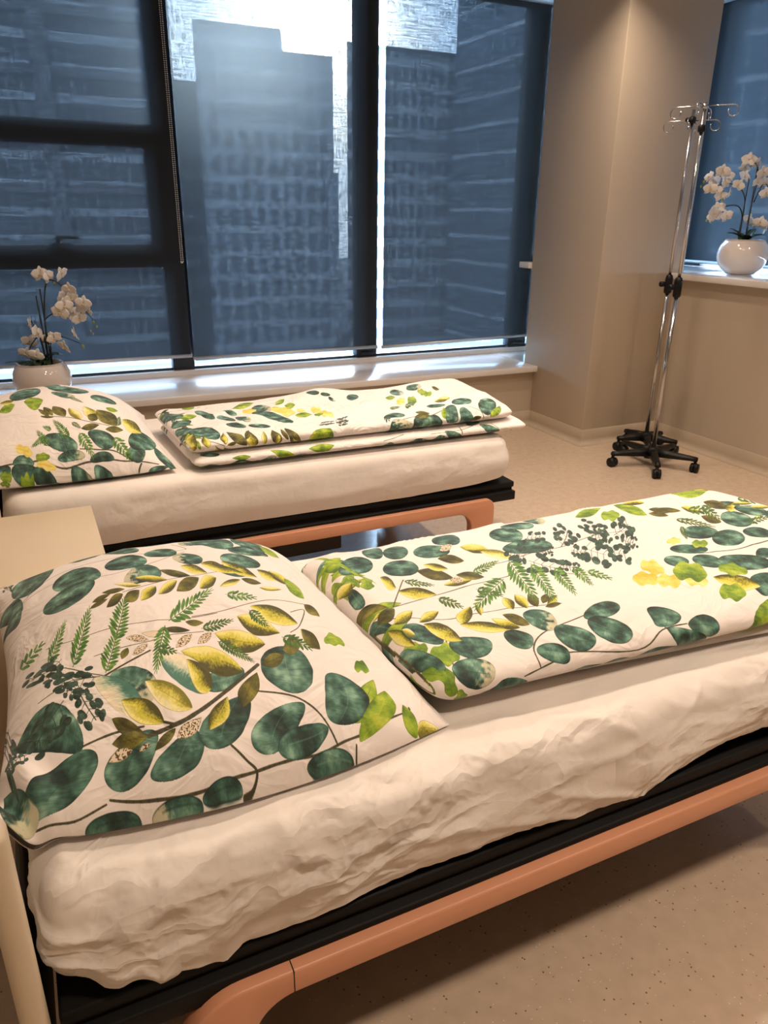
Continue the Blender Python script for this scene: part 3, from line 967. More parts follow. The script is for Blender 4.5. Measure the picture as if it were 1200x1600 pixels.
('S',[(965,2172),(1251,2197),(1507,2254),(1808,2265),(2174,2330),(2453,2289)],109),
('S',[(2466,1848),(2657,1774),(2939,1740),(3262,1763)],177),
('S',[(420,2210),(276,2035),(166,1890)],116),
('S',[(1606,1136),(1630,1081)],143),
('E',(368,2536),(120,2567),(328,2734),(194,2439)),
('E',(551,2724),(447,2854),(598,2972),(425,2643)),
('E',(561,2742),(721,2660),(707,2824),(559,2564)),
('E',(609,2331),(396,2443),(588,2528),(441,2274)),
('E',(743,2624),(995,2538),(924,2696),(799,2469)),
('E',(1002,2791),(1184,2687),(1209,2917),(1030,2643)),
('E',(1658,2556),(1466,2712),(1685,2785),(1470,2506)),
('E',(1669,2840),(1891,2714),(1863,2885),(1731,2695)),
('E',(1995,3000),(2037,2754),(2109,2987),(1924,2764)),
('E',(1361,2410),(1727,2308),(1657,2484),(1470,2253)),
('E',(268,2929),(501,2943),(393,2947),(387,2952)),
('L',(20,1473),(112,1393),(84,1475),(23,1338)),
('L',(87,1322),(240,1262),(217,1394),(127,1223)),
('E',(468,1284),(245,1384),(408,1399),(295,1223)),
('E',(115,1201),(0,1464),(75,1388),(19,1223)),
('L',(10,1227),(96,1140),(66,1220),(31,1133)),
('E',(143,1185),(368,1088),(317,1217),(205,1033)),
('E',(309,953),(469,1047),(342,1002),(571,953)),
('E',(529,959),(652,957),(608,937),(597,959)),
('E',(874,1092),(693,1171),(833,1200),(777,1066)),
('E',(721,1243),(595,1357),(709,1350),(607,1216)),
('E',(826,1489),(964,1342),(973,1505),(835,1327)),
('E',(915,1309),(1092,1143),(1063,1287),(913,1128)),
('E',(1181,1368),(1458,1362),(1392,1448),(1268,1307)),
('E',(1170,1318),(1346,1121),(1334,1283),(1166,1134)),
('E',(1606,1136),(1664,1306),(1574,1220),(1781,1190)),
('E',(1780,1118),(1988,1032),(1956,1158),(1870,1014)),
('E',(1802,1067),(1961,701),(1615,1071),(1929,920)),
('E',(1380,953),(1696,955),(1479,1033),(1545,953)),
('E',(1117,953),(1335,953),(1192,1017),(1236,954)),
('E',(886,953),(1129,961),(962,1010),(1050,953)),
('E',(716,954),(875,953),(807,947),(805,949)),
('E',(2840,2136),(3067,2020),(3047,2175),(2852,1991)),
('E',(2927,1812),(3173,2030),(2923,1956),(3150,1865)),
('E',(2468,1928),(2716,1817),(2674,1944),(2522,1811)),
('E',(2264,1793),(2389,1693),(2403,1809),(2254,1673)),
('E',(2579,1587),(2457,1727),(2622,1744),(2443,1590)),
('E',(2605,1641),(2926,1477),(2863,1648),(2657,1481)),
('E',(3383,2258),(3511,2077),(3589,2278),(3299,2053)),
('E',(3254,1963),(3395,1831),(3436,1977),(3250,1836)),
('E',(2560,1195),(2652,1399),(2516,1286),(2787,1354)),
('E',(2956,1626),(3098,1579),(3103,1675),(2947,1555)),
('E',(3527,2459),(3769,2385),(3738,2511),(3566,2359)),
('E',(3700,2334),(3776,2144),(3853,2322),(3651,2190)),
('G',(56,2672),(235,2774),(149,2793),(109,2557)),
('G',(1,3322),(6,3030),(10,3468),(13,2817)),
('G',(15,3055),(104,2986),(40,3027),(31,3038)),
('G',(21,2220),(39,2475),(5,2445),(86,2290)),
('G',(1,3847),(237,2228),(62,2221),(47,2018)),
('Y',(5,2351),(100,2331),(30,2393),(48,2240)),
('Y',(319,2127),(303,2311),(356,2303),(265,2137)),
('Y',(311,2082),(505,1940),(443,2069),(348,1934)),
('O',(30,1816),(165,1873),(82,1888),(88,1760)),
('Y',(79,1713),(247,1799),(159,1802),(154,1686)),
('Y',(210,1651),(391,1733),(309,1748),(297,1649)),
('O',(13,349),(0,1883),(29,106),(4,1677)),
('Y',(73,1453),(33,1698),(81,1610),(25,1536)),
('E',(235,1423),(83,1633),(214,1612),(121,1453)),
('Y',(332,1387),(221,1624),(335,1584),(233,1442)),
('C',(120,1542),(83,1633),(119,1610),(82,1555)),
('Y',(446,1540),(603,1712),(455,1640),(546,1606)),
('Y',(648,1384),(423,1548),(574,1520),(500,1413)),
('Y',(723,1377),(632,1530),(702,1479),(633,1403)),
('O',(797,1384),(717,1540),(790,1500),(719,1412)),
('Y',(601,1593),(658,1736),(615,1665),(658,1659)),
('Y',(817,1568),(861,1733),(796,1637),(890,1666)),
('Y',(909,1554),(956,1741),(892,1635),(988,1665)),
('O',(982,1547),(1039,1716),(967,1614),(1058,1644)),
('O',(1039,1570),(1149,1667),(1080,1640),(1109,1598)),
('Y',(1046,1539),(1193,1624),(1132,1619),(1119,1549)),
('O',(1024,1530),(1145,1528),(1105,1555),(1063,1503)),
('O',(735,2093),(578,2305),(708,2285),(598,2124)),
('Y',(788,2248),(679,2382),(764,2363),(694,2252)),
('Y',(1244,2396),(1104,2571),(1235,2556),(1115,2411)),
('C',(1326,2249),(1175,2422),(1305,2407),(1197,2261)),
('O',(935,2037),(778,2135),(898,2146),(818,2030)),
('O',(972,2326),(827,2436),(949,2468),(865,2316)),
('Y',(831,2026),(612,2024),(731,2065),(704,1977)),
('T',(1079,2639),(932,2572),(1021,2657),(988,2542)),
('T',(769,2028),(695,2081),(763,2104),(707,2018)),
('G',(2725,2867),(2324,2733),(2617,2927),(2460,2694)),
('L',(2518,2653),(2663,2601),(2688,2727),(2491,2523)),
('G',(2878,2880),(2877,2521),(2992,2805),(2772,2604)),
('Y',(2959,2861),(3135,2786),(3188,2954),(2991,2769)),
('O',(2993,2615),(3086,2478),(3094,2605),(3001,2501)),
('O',(2918,2546),(3008,2428),(3018,2536),(2921,2456)),
('O',(3086,2597),(3197,2474),(3180,2567),(3074,2475)),
('Y',(3284,2549),(3349,2409),(3375,2528),(3244,2417)),
('G',(3594,2916),(3825,2755),(3964,3053),(3558,2700)),
('G',(3845,2914),(4016,2847),(4068,2990),(3769,2752)),
('O',(3561,2563),(3638,2396),(3698,2557),(3498,2406)),
('O',(3239,2319),(3272,2162),(3320,2292),(3170,2177)),
('H',(3280,2487),(3420,2373),(3231,2334)),
('H',(3466,2506),(3319,2217),(3254,2283)),
('H',(2908,2223),(2766,2042),(2788,2121)),
('H',(2991,2354),(3126,2132),(2986,2186)),
('H',(3463,2082),(3690,2082),(3493,2010)),
('H',(3908,2528),(4026,2358),(3853,2365)),
('X',(2050,1794),(2120,1651),(2180,1814),(2005,1644)),
('X',(1836,1649),(1978,1566),(1978,1688),(1831,1542)),
('X',(1966,1572),(2082,1481),(2100,1598),(1959,1463)),
('X',(2136,1498),(2256,1420),(2270,1529),(2144,1416)),
('X',(2559,2040),(2687,2026),(2684,2087),(2571,1985)),
('L',(2172,1631),(2341,1501),(2389,1693),(2162,1488)),
('Y',(2352,1463),(2572,1280),(2541,1433),(2359,1293)),
('L',(2242,1317),(2399,1245),(2400,1355),(2249,1220)),
('L',(2716,1955),(2818,1903),(2819,1980),(2696,1875)),
('L',(2504,1552),(2658,1450),(2653,1568),(2505,1444)),
('G',(2278,909),(2558,1176),(2311,1079),(2507,959)),
('G',(2393,953),(2546,1092),(2479,950),(2580,960)),
('L',(33,632),(6,1123),(0,1249),(33,767)),
('L',(36,773),(2,733),(38,636),(32,764)),
('L',(39,358),(34,585),(32,393),(33,583)),
('D',(1773,2267),(2031,2491),(1898,2274)),
('D',(2086,2299),(2322,2507),(2219,2316)),
('D',(2271,2267),(2551,2403),(2329,2202)),
('D',(2088,2281),(2217,2293),(2063,2174)),
('D',(2259,2155),(2297,2103),(2192,2054)),
('D',(1892,2191),(1951,2014),(1790,1988)),
('D',(2000,2066),(2092,1967),(1942,1920)),
('D',(1793,2184),(1839,2093),(1743,2067)),
('D',(1401,2392),(1404,2214),(1279,2187)),
('D',(1642,2512),(1771,2486),(1643,2417)),
('D',(1382,2143),(1501,1950),(1339,1941)),
('D',(1547,2005),(1598,1933),(1511,1908)),
('D',(1560,2231),(1653,2234),(1562,2171)),
('F',(1032,1958),(639,1700),(848,1959)),
('F',(1251,2197),(1057,1670),(1019,1852)),
('F',(1364,2099),(1145,1596),(1144,1787)),
('F',(1469,1986),(1323,1619),(1296,1742)),
('F',(1597,1949),(1509,1672),(1471,1758)),
('F',(1631,1853),(1693,1709),(1596,1723)),
('H',(480,1885),(548,1731),(457,1741)),
('F',(899,2124),(1160,2211),(989,2084)),
('H',(409,2191),(541,2057),(437,2068)),
('H',(774,1897),(868,1768),(768,1771)),
('S',[(3832,1330),(3694,1316),(3559,1284),(3425,1251),(3290,1220)],90),
('S',[(3827,2869),(3927,2965),(4016,3071),(4126,3156),(4250,3217)],90),
('S',[(3812,1758),(3772,1891),(3712,2016),(3662,2145),(3591,2264)],90),
('S',[(3737,2440),(3756,2303),(3811,2176),(3867,2049),(3933,1927)],90),
('S',[(3695,739),(3734,872),(3784,1001),(3838,1129),(3901,1252)],90),
('E',(3695,739),(3899,839),(3761,862),(3833,715)),
('E',(3695,739),(3506,905),(3541,754),(3660,890)),
('E',(3734,872),(4028,923),(3863,1003),(3899,791)),
('E',(3734,872),(3626,1105),(3596,950),(3764,1028)),
('E',(3784,1001),(4022,1042),(3888,1107),(3917,936)),
('E',(3784,1001),(3588,1271),(3589,1066),(3783,1207)),
('E',(3838,1129),(4068,1147),(3946,1221),(3960,1055)),
('E',(3838,1129),(3712,1398),(3678,1218),(3872,1309)),
('E',(3901,1252),(4215,1159),(4092,1318),(4025,1092)),
('E',(3901,1252),(3857,1581),(3761,1400),(3998,1432)),
('Y',(3737,2440),(3543,2294),(3669,2328),(3610,2406)),
('Y',(3737,2440),(3919,2383),(3839,2448),(3817,2375)),
('Y',(3756,2303),(3646,2113),(3739,2186),(3663,2230)),
('Y',(3756,2303),(3979,2269),(3875,2330),(3861,2241)),
('Y',(3811,2176),(3730,1990),(3808,2067),(3734,2099)),
('Y',(3811,2176),(4041,2160),(3929,2214),(3923,2122)),
('Y',(3867,2049),(3759,1888),(3845,1947),(3781,1990)),
('Y',(3867,2049),(4106,2020),(3993,2082),(3981,1986)),
('Y',(3933,1927),(3854,1723),(3935,1809),(3853,1841)),
('Y',(3933,1927),(4157,1943),(4042,1980),(4049,1890)),
('E',(3812,1758),(3952,1949),(3813,1904),(3951,1803)),
('E',(3812,1758),(3538,1891),(3627,1726),(3723,1923)),
('E',(3772,1891),(3938,2148),(3762,2079),(3948,1960)),
('E',(3772,1891),(3528,1936),(3633,1825),(3666,2001)),
('E',(3712,2016),(3867,2174),(3733,2150),(3846,2039)),
('E',(3662,2145),(3763,2381),(3627,2299),(3797,2226)),
('Y',(3827,2869),(4035,2802),(3945,2877),(3917,2794)),
('Y',(3827,2869),(3761,3049),(3758,2946),(3830,2973)),
('Y',(3927,2965),(4151,2931),(4046,2993),(4032,2903)),
('Y',(3927,2965),(3864,3202),(3848,3070),(3943,3096)),
('Y',(4016,3071),(4236,2981),(4144,3070),(4108,2982)),
('Y',(4016,3071),(3972,3285),(3951,3169),(4037,3187)),
('Y',(4126,3156),(4344,3060),(4254,3151),(4216,3064)),
('Y',(4126,3156),(4159,3356),(4103,3262),(4183,3249)),
('Y',(4250,3217),(4450,3151),(4363,3224),(4337,3144)),
('Y',(4250,3217),(4206,3416),(4188,3308),(4268,3325)),
('O',(3832,1330),(3670,1504),(3716,1385),(3786,1449)),
('O',(3832,1330),(3729,1133),(3820,1211),(3741,1252)),
('O',(3694,1316),(3498,1441),(3571,1340),(3621,1418)),
('O',(3694,1316),(3636,1109),(3706,1201),(3623,1224))],'far_pillow':[('S',[(1116,582),(1322,576),(1751,571),(2176,495),(2621,531),(3065,528),(3787,497)],165),
('S',[(3477,493),(3405,441)],201),
('S',[(1871,1270),(2345,1193),(2695,1098),(3051,1047)],137),
('S',[(2455,661),(2833,642),(3093,614),(3307,530)],167),
('E',(2421,700),(1869,825),(2152,900),(2148,653)),
('E',(2937,641),(2740,940),(2675,778),(3074,829)),
('E',(2054,583),(2518,590),(2295,661),(2308,543)),
('E',(2591,545),(3010,541),(2828,627),(2795,525)),
('E',(3286,653),(3531,540),(3307,530),(3559,749)),
('E',(3340,820),(3866,920),(3715,1173),(3537,674)),
('E',(1663,560),(1324,585),(1489,679),(1482,563)),
('E',(1693,513),(1298,475),(1403,573),(1523,442)),
('E',(1598,482),(2118,315),(1845,509),(1835,388)),
('E',(2234,448),(2637,340),(2455,473),(2421,211)),
('E',(2626,453),(3035,316),(2839,472),(2815,227)),
('E',(3031,368),(3490,384),(3267,353),(3260,355)),
('E',(3493,384),(3973,471),(3681,464),(3727,416)),
('E',(1028,544),(1285,525),(1172,585),(1152,488)),
('E',(3788,769),(4125,477),(3942,796),(3883,502)),
('E',(1317,2047),(1911,2281),(1589,2604),(1654,1871)),
('E',(2057,2439),(2847,2291),(2461,2468),(2433,2038)),
('E',(1159,2771),(1531,2798),(1358,2787),(1317,2784)),
('E',(2852,1999),(3350,1982),(3142,2226),(3056,1806)),
('E',(2110,2093),(2548,1879),(2337,2051),(2318,1821)),
('E',(1860,3291),(2324,2408),(2099,3190),(2089,2396)),
('Y',(3654,1112),(3339,1319),(3607,1467),(3395,1005)),
('G',(1588,1755),(1940,1760),(1749,1887),(1777,1436)),
('G',(1115,1581),(1417,1722),(1255,1799),(1319,1501)),
('Y',(1138,1926),(1399,1866),(1269,1957),(1272,1757)),
('O',(2294,1217),(2105,1521),(2102,1322),(2305,1411)),
('C',(2565,1138),(2386,1443),(2388,1240),(2571,1320)),
('C',(2822,1127),(2666,1515),(2639,1279),(2906,1343)),
('O',(2857,1151),(2696,1247),(2729,1119),(2854,1306)),
('O',(2080,1260),(1937,1511),(1944,1361),(2065,1421)),
('O',(2019,1245),(1833,1458),(1890,1320),(1955,1384)),
('O',(2091,1218),(1864,1254),(1976,1270),(1970,1209)),
('O',(3192,1076),(2894,1441),(2901,1137),(3216,1409)),
('O',(2873,1041),(2536,957),(2703,1058),(2693,930)),
('O',(2965,960),(3294,1008),(3146,1063),(3113,915)),
('G',(3314,1602),(3087,1583),(3230,1673),(3163,1467)),
('X',(1388,768),(1654,656),(1531,784),(1500,664)),
('L',(1703,611),(1931,609),(1809,645),(1804,558)),
('X',(1702,546),(2009,505),(1861,566),(1839,492)),
('L',(1411,439),(1626,431),(1528,449),(1487,215)),
('L',(1099,493),(1285,476),(1202,521),(1180,451)),
('L',(1086,452),(1241,443),(1168,456),(1156,439)),
('F',(1935,725),(1783,960),(1945,880)),
('F',(2297,808),(2090,1133),(2292,1023)),
('F',(2490,888),(2653,585),(2450,671)),
('F',(3077,830),(3280,558),(3043,611)),
('F',(1928,857),(1675,748),(1762,863)),
('F',(2016,965),(1893,1035),(1985,1056)),
('H',(3214,1091),(3304,1379),(3334,1238)),
('H',(2389,1079),(2522,976),(2416,973)),
('H',(2418,1861),(2654,1673),(2514,1678))],'far_duvet':[('E',(-7,3231),(205,3279),(91,3298),(107,3212)),
('G',(164,1182),(74,1336),(97,1244),(140,1274)),
('E',(154,3153),(159,3314),(138,3235),(175,3233)),
('G',(29,2000),(221,1844),(153,1964),(97,1880)),
('O',(77,1910),(91,2121),(60,2017),(108,2014)),
('E',(126,1852),(15,2042),(44,1928),(98,1966)),
('E',(83,2930),(108,3081),(76,3009),(115,3001)),
('G',(-48,859),(77,743),(29,821),(0,782)),
('O',(82,2760),(89,2561),(113,2662),(57,2659)),
('G',(77,1204),(108,999),(116,1106),(70,1098)),
('Y',(209,1900),(72,1917),(139,1889),(142,1928)),
('Y',(41,1146),(-24,1317),(-17,1219),(34,1244)),
('G',(-14,2285),(148,2271),(69,2310),(64,2246)),
('L',(21,1535),(176,1629),(86,1607),(111,1557)),
('E',(144,2856),(16,2692),(99,2756),(61,2793)),
('E',(46,1324),(-42,1550),(-47,1413),(51,1460)),
('E',(113,2295),(47,2092),(105,2184),(55,2203)),
('O',(65,556),(4,689),(5,606),(64,639)),
('Y',(77,2146),(210,2290),(114,2252),(173,2185)),
('O',(86,1216),(223,1339),(137,1302),(173,1252)),
('G',(-29,2627),(52,2742),(-11,2705),(34,2665)),
('L',(167,1251),(18,1415),(59,1296),(126,1371)),
('L',(207,2130),(99,1902),(201,1989),(106,2043)),
('Y',(96,1792),(110,1643),(128,1720),(77,1714)),
('E',(105,2663),(-30,2611),(46,2608),(28,2666)),
('O',(66,1685),(134,1845),(77,1777),(123,1754)),
('O',(192,3245),(60,3141),(149,3158),(103,3228)),
('Y',(-21,564),(166,527),(78,582),(66,509)),
('Y',(265,2490),(90,2385),(200,2391),(154,2484)),
('Y',(14,1356),(155,1569),(58,1484),(111,1441)),
('S',[(233,1109),(368,1021)],130),
('S',[(2454,1108),(2655,1152),(2892,1135),(3115,1250)],152),
('S',[(3503,1278),(3596,1139),(3610,996)],127),
('S',[(8,2844),(117,2707),(510,2822)],121),
('E',(88,1485),(371,1243),(309,1664),(200,1205)),
('E',(955,2144),(1192,2088),(1140,2416),(1013,1877)),
('E',(970,2012),(1242,1379),(1138,1867),(1038,1602)),
('E',(2,2625),(203,2282),(124,2535),(50,2174)),
('E',(15,2031),(236,2028),(125,2061),(75,1779)),
('E',(1,1749),(159,1593),(80,1712),(41,1440)),
('E',(373,2469),(507,2035),(481,2405),(399,2131)),
('E',(536,2073),(677,1764),(647,2068),(590,1838)),
('E',(533,1627),(709,1435),(654,1613),(603,1462)),
('E',(746,1471),(958,1329),(874,1461),(836,1330)),
('E',(2220,2281),(2392,2312),(2348,2425),(2244,2104)),
('E',(1772,2549),(1915,2460),(1861,2559),(1818,2425)),
('E',(1924,2433),(2041,2398),(1988,2450),(1961,2369)),
('E',(1993,2326),(2033,2171),(2034,2323),(1988,2208)),
('E',(676,2350),(784,2121),(746,2291),(700,2113)),
('E',(716,1933),(824,1641),(805,1919),(731,1637)),
('Y',(119,1402),(38,944),(9,1278),(87,1116)),
('Y',(195,1279),(194,1017),(140,1113),(233,1109)),
('Y',(424,1339),(381,1039),(347,1150),(423,1126)),
('O',(461,1346),(612,989),(473,1084),(585,1177)),
('Y',(666,1291),(693,904),(614,1063),(739,1069)),
('O',(698,1299),(608,1080),(630,1199),(677,1155)),
('O',(946,1233),(983,916),(897,1054),(1014,1058)),
('Y',(983,1102),(961,929),(923,1030),(995,1020)),
('O',(1048,1235),(1086,1000),(1026,1087),(1080,1120)),
('O',(1094,1237),(1316,638),(1125,937),(1206,1048)),
('Y',(1123,1047),(1220,879),(1158,859),(1233,886)),
('C',(844,1218),(812,950),(781,1076),(846,1063)),
('Y',(263,1048),(359,869),(283,885),(349,941)),
('O',(358,1009),(451,887),(384,874),(453,890)),
('O',(505,1053),(397,1029),(460,1067),(453,1017)),
('X',(1187,2092),(1377,1727),(1334,2059),(1222,1725)),
('X',(1601,1826),(1683,1675),(1707,1949),(1601,1641)),
('X',(1639,1610),(1773,1490),(1745,1696),(1665,1461)),
('X',(867,2197),(1022,2138),(971,2269),(917,2067)),
('X',(1432,1848),(1491,1691),(1503,1900),(1431,1674)),
('G',(788,2380),(1111,2583),(992,2681),(923,2327)),
('G',(1350,1656),(1540,1607),(1464,1708),(1397,1500)),
('G',(1295,2280),(1486,2555),(1395,2521),(1378,2283)),
('G',(295,2840),(456,2862),(409,3051),(353,2749)),
('G',(146,2156),(334,2199),(269,2312),(224,2109)),
('G',(1375,2161),(1510,2171),(1480,2290),(1374,1941)),
('L',(1678,1597),(1562,1576),(1634,1628),(1593,1507)),
('G',(1359,895),(1602,1102),(1401,1035),(1683,472)),
('D',(1695,1267),(1859,1295),(1760,1219)),
('D',(1708,1177),(1815,1172),(1750,1134)),
('D',(1487,1224),(1665,1244),(1566,1195)),
('L',(8,3292),(3,3408),(8,3213),(14,3425)),
('E',(14,3463),(21,3787),(16,3469),(21,3710)),
('O',(20,154),(27,506),(21,234),(22,391)),
('L',(28,775),(21,505),(21,623),(28,698)),
('E',(2403,684),(2576,1099),(2347,1063),(2626,794)),
('E',(2834,1130),(2743,718),(2647,1046),(2854,917)),
('O',(2898,1151),(2690,1144),(2820,1232),(2792,1094)),
('E',(2937,1154),(3031,846),(2851,1014),(3030,1024)),
('E',(3191,954),(3326,1427),(3058,1145),(3244,1127)),
('G',(3074,1060),(3176,1341),(3064,1160),(3150,1179)),
('E',(3466,1025),(3284,965),(3421,1273),(3450,863)),
('O',(3428,962),(3578,1033),(3487,1042),(3524,966)),
('E',(3647,1051),(3887,1491),(3666,1319),(3878,1213)),
('G',(3715,1007),(3923,1205),(3752,1102),(3870,1062)),
('E',(3384,1539),(3630,1444),(3589,1661),(3450,1374)),
('E',(2317,1224),(2600,1236),(2510,1361),(2440,1190)),
('E',(3129,2467),(3339,2441),(3285,2597),(3191,2345)),
('E',(2849,2359),(3006,2254),(2981,2441),(2868,2159)),
('E',(2970,1422),(3248,1443),(3135,1487),(3080,1364)),
('X',(2711,1783),(2839,1812),(2858,1998),(2713,1649)),
('Y',(3164,1593),(3467,1770),(3386,1860),(3279,1583)),
('L',(2893,1850),(2984,1764),(3018,2006),(2827,1558)),
('L',(3222,2297),(3279,2099),(3303,2320),(3180,2035)),
('L',(3212,2061),(3340,2076),(3312,2151),(3225,1951)),
('H',(2721,1531),(2937,1679),(2790,1471)),
('H',(2511,1524),(2653,1551),(2560,1473)),
('O',(2757,1282),(2918,1196),(2845,1292),(2818,1182)),
('G',(2667,2055),(2805,2062),(2781,2171),(2659,1868)),
('O',(3460,2352),(3506,2196),(3501,2327),(3436,2177)),
('D',(2288,1153),(2367,1215),(2325,1125))],'far_lower':[('G',(187,2916),(-17,2771),(113,2788),(56,2899)),
('Y',(82,630),(4,841),(15,721),(71,749)),
('O',(31,3055),(158,2864),(128,2989),(62,2930)),
('E',(28,834),(180,860),(100,880),(108,814)),
('E',(108,2649),(-47,2669),(26,2617),(34,2701)),
('E',(279,1171),(85,1218),(173,1142),(191,1247)),
('E',(7,1819),(227,1945),(91,1945),(143,1820)),
('Y',(121,1876),(144,2088),(104,1986),(161,1978)),
('E',(143,1852),(139,2031),(105,1940),(177,1943)),
('L',(-24,811),(107,620),(80,752),(2,679)),
('S',[(2126,1058),(2239,1079),(2404,1135)],147),
('S',[(2744,1086),(3161,1097),(3346,1160)],124),
('S',[(3161,1175),(3148,1023)],185),
('S',[(3601,1161),(3683,971)],128),
('E',(341,922),(612,924),(471,1057),(480,922)),
('E',(706,920),(835,1037),(717,986),(832,920)),
('E',(988,937),(1323,920),(1125,1047),(1199,943)),
('E',(61,932),(264,939),(138,1047),(150,947)),
('G',(814,1126),(1088,965),(962,1097),(942,943)),
('G',(380,1064),(584,1057),(502,1103),(486,1024)),
('G',(1230,1069),(1531,1088),(1389,1141),(1393,992)),
('G',(1457,935),(1612,965),(1531,929),(1540,966)),
('L',(10,760),(37,967),(13,761),(18,916)),
('G',(1322,920),(1425,921),(1370,936),(1366,934)),
('E',(2458,940),(2722,940),(2561,1082),(2577,966)),
('E',(2759,923),(2974,940),(2844,1083),(2857,944)),
('E',(2931,1076),(3183,900),(3051,1084),(3056,900)),
('E',(3441,1106),(3697,929),(3534,1146),(3580,915)),
('E',(2258,980),(2088,825),(2141,1098),(2160,966)),
('E',(3282,1226),(3486,1242),(3401,1267),(3346,1160)),
('G',(3837,946),(3920,928),(3841,998),(3877,936)),
('G',(3726,944),(3823,935),(3776,941),(3777,941)),
('X',(3750,921),(3808,924),(3772,938),(3753,965))]}
# ---------------------------------------------------------------- the botanical print, painted into cloth coordinates
def painter(name, W, Hh, su, sv, items, seed):
    """items in cloth coordinates (0..4095): leaves (type, base, tip, side, side), sprays (type, base, tip, side), stems"""
    base = np.array([.915, .885, .865])
    img = np.empty((Hh, W, 3), np.float32); img[:] = base
    rs = np.random.RandomState(seed)
    gy, gx = np.mgrid[0:512, 0:512]
    tile = {}
    def noise_at(x, y, f, k):
        return gnoise(x * f, y * f, 3.7 * k + seed)
    def region(pts, pad):
        a = np.array(pts, float)
        x0 = int(max(0, math.floor(a[:, 0].min() * W - pad))); x1 = int(min(W, math.ceil(a[:, 0].max() * W + pad)))
        y0 = int(max(0, math.floor(a[:, 1].min() * Hh - pad))); y1 = int(min(Hh, math.ceil(a[:, 1].max() * Hh + pad)))
        if x1 <= x0 or y1 <= y0: return None
        yy, xx = np.mgrid[y0:y1, x0:x1]
        return x0, x1, y0, y1, (xx + .5) / W, (yy + .5) / Hh
    def blend(r, col, a):
        x0, x1, y0, y1 = r[:4]
        img[y0:y1, x0:x1] = img[y0:y1, x0:x1] * (1 - a[..., None]) + col * a[..., None]
    c = lambda *v: np.array(v, float) / 255
    PAL = {'E': (c(22, 46, 38), c(64, 106, 90), c(142, 182, 160)), 'O': (c(44, 44, 10), c(88, 84, 20), c(150, 146, 52)), 'Y': (c(72, 70, 14), c(196, 188, 44), c(232, 222, 140)),
           'C': (c(120, 116, 20), c(214, 204, 92), c(238, 230, 190)), 'W': (c(70, 120, 104), c(200, 208, 180), c(238, 226, 198)), 'G': (c(74, 104, 12), c(136, 166, 30), c(208, 210, 84)),
           'L': (c(76, 112, 18), c(132, 164, 36), c(196, 204, 80)), 'X': (c(205, 180, 60), c(232, 212, 110), c(240, 228, 160)), 'M': (c(26, 44, 36), c(46, 74, 60), c(84, 118, 98)), 'T': (c(84, 66, 34), c(222, 204, 176), c(228, 214, 190))}
    def leaf(ty, b, t, l, r):
        b, t, l, r = [np.array(p) / 4095 for p in (b, t, l, r)]
        ax = t - b; q = (r - l) / 2
        # where along the leaf its widest point lies
        m = (l + r) / 2 - b
        det = ax[0] * q[1] - ax[1] * q[0]
        if abs(det) < 1e-9: return
        sm = np.clip((m[0] * q[1] - m[1] * q[0]) / det, .3, .7)
        off = np.clip((ax[0] * m[1] - ax[1] * m[0]) / det, -.6, .6)
        R = region([b - q, b + q, t - q, t + q, b - q * 1.6, t + q * 1.6], 3)
        if R is None: return
        dx, dy = R[4] - b[0], R[5] - b[1]
        s = (dx * q[1] - dy * q[0]) / det; p = (ax[0] * dy - ax[1] * dx) / det
        ph = rs.rand() * 50
        px, py = R[4] * su, R[5] * sv                       # metres
        wob = .07 * gnoise(px * 60, py * 60, ph)
        sc = np.clip(s, 0, 1)
        k = math.log(.5) / math.log(sm)
        e = sc ** k                                         # widest at e = .5
        if ty in 'EWM': f = np.maximum(1 - np.abs(2 * e - 1) ** 2.1, 0) ** .5
        elif ty in 'LX': f = np.maximum(1 - np.abs(2 * e - 1) ** 2.2, 0) ** .5 * (1 + .20 * np.sin(sc * 12 + ph))
        else: f = np.sin(PI * np.clip(e, 0, 1)) ** .85
        bend = off * np.sin(PI * np.clip(e, 0, 1))
        pp = (p - bend) / np.maximum(f, 1e-4)
        wpx = max(1.0, np.hypot(q[0] * W, q[1] * Hh))
        edge = (f * (1 + wob) - np.abs(p - bend)) * wpx
        a = np.clip(edge / 1.2 + .5, 0, 1) * ((s > -.01) & (s < 1.01))
        dk, md, lt = PAL[ty]
        n1 = gnoise(px * 34 + ph, py * 34, ph); n2 = gnoise(px * 95, py * 95 + ph, ph * 2)
        st = gnoise(pp * 4 + ph, s * 26 + 2 * n1, ph) * .5 + gnoise(pp * 3, s * 60, ph) * .35       # dry-brush strokes
        g = rs.uniform(-.5, .5); h_ = rs.uniform(-.6, .6)
        if ty == 'E':
            v = .44 + 1.05 * n1 + .40 * n2 + .35 * st + .45 * g * pp + .35 * h_ * (s - .5)
            v -= .22 * np.clip(1 - edge / (wpx * .22), 0, 1)
        elif ty in 'YCW':
            v = .40 + .6 * n1 + .7 * st + (.95 if g > 0 else -.95) * pp * .72 + (.6 if h_ > 0 else .2) * (s - .4)
        elif ty == 'T':
            v = .75 + 0 * s
        else:
            v = .45 + .75 * n1 + .35 * n2 + .35 * st + .5 * g * pp
        v = np.clip(v, 0, 1)[..., None]
        col = np.where(v < .5, dk + (md - dk) * v * 2, md + (lt - md) * (v - .5) * 2)
        if ty == 'T':
            dots = gnoise(px * 420, py * 420, ph)
            col = np.where((dots > .12)[..., None] & (rs.rand() > .25), dk, col)
        if ty == 'E' and rs.rand() < .22:                   # bare paper patch with a stippled margin
            z = np.clip((s - .62) * 5 + 2.2 * n2 + 1.2 * st, 0, 1)[..., None]
            col = col * (1 - z * .8) + c(226, 212, 178) * z * .8
        # midrib and thin outline
        mid = np.exp(-(pp * wpx / 1.6) ** 2) * ((s > .05) & (s < .8)) * (.35 if ty != 'T' else 0)
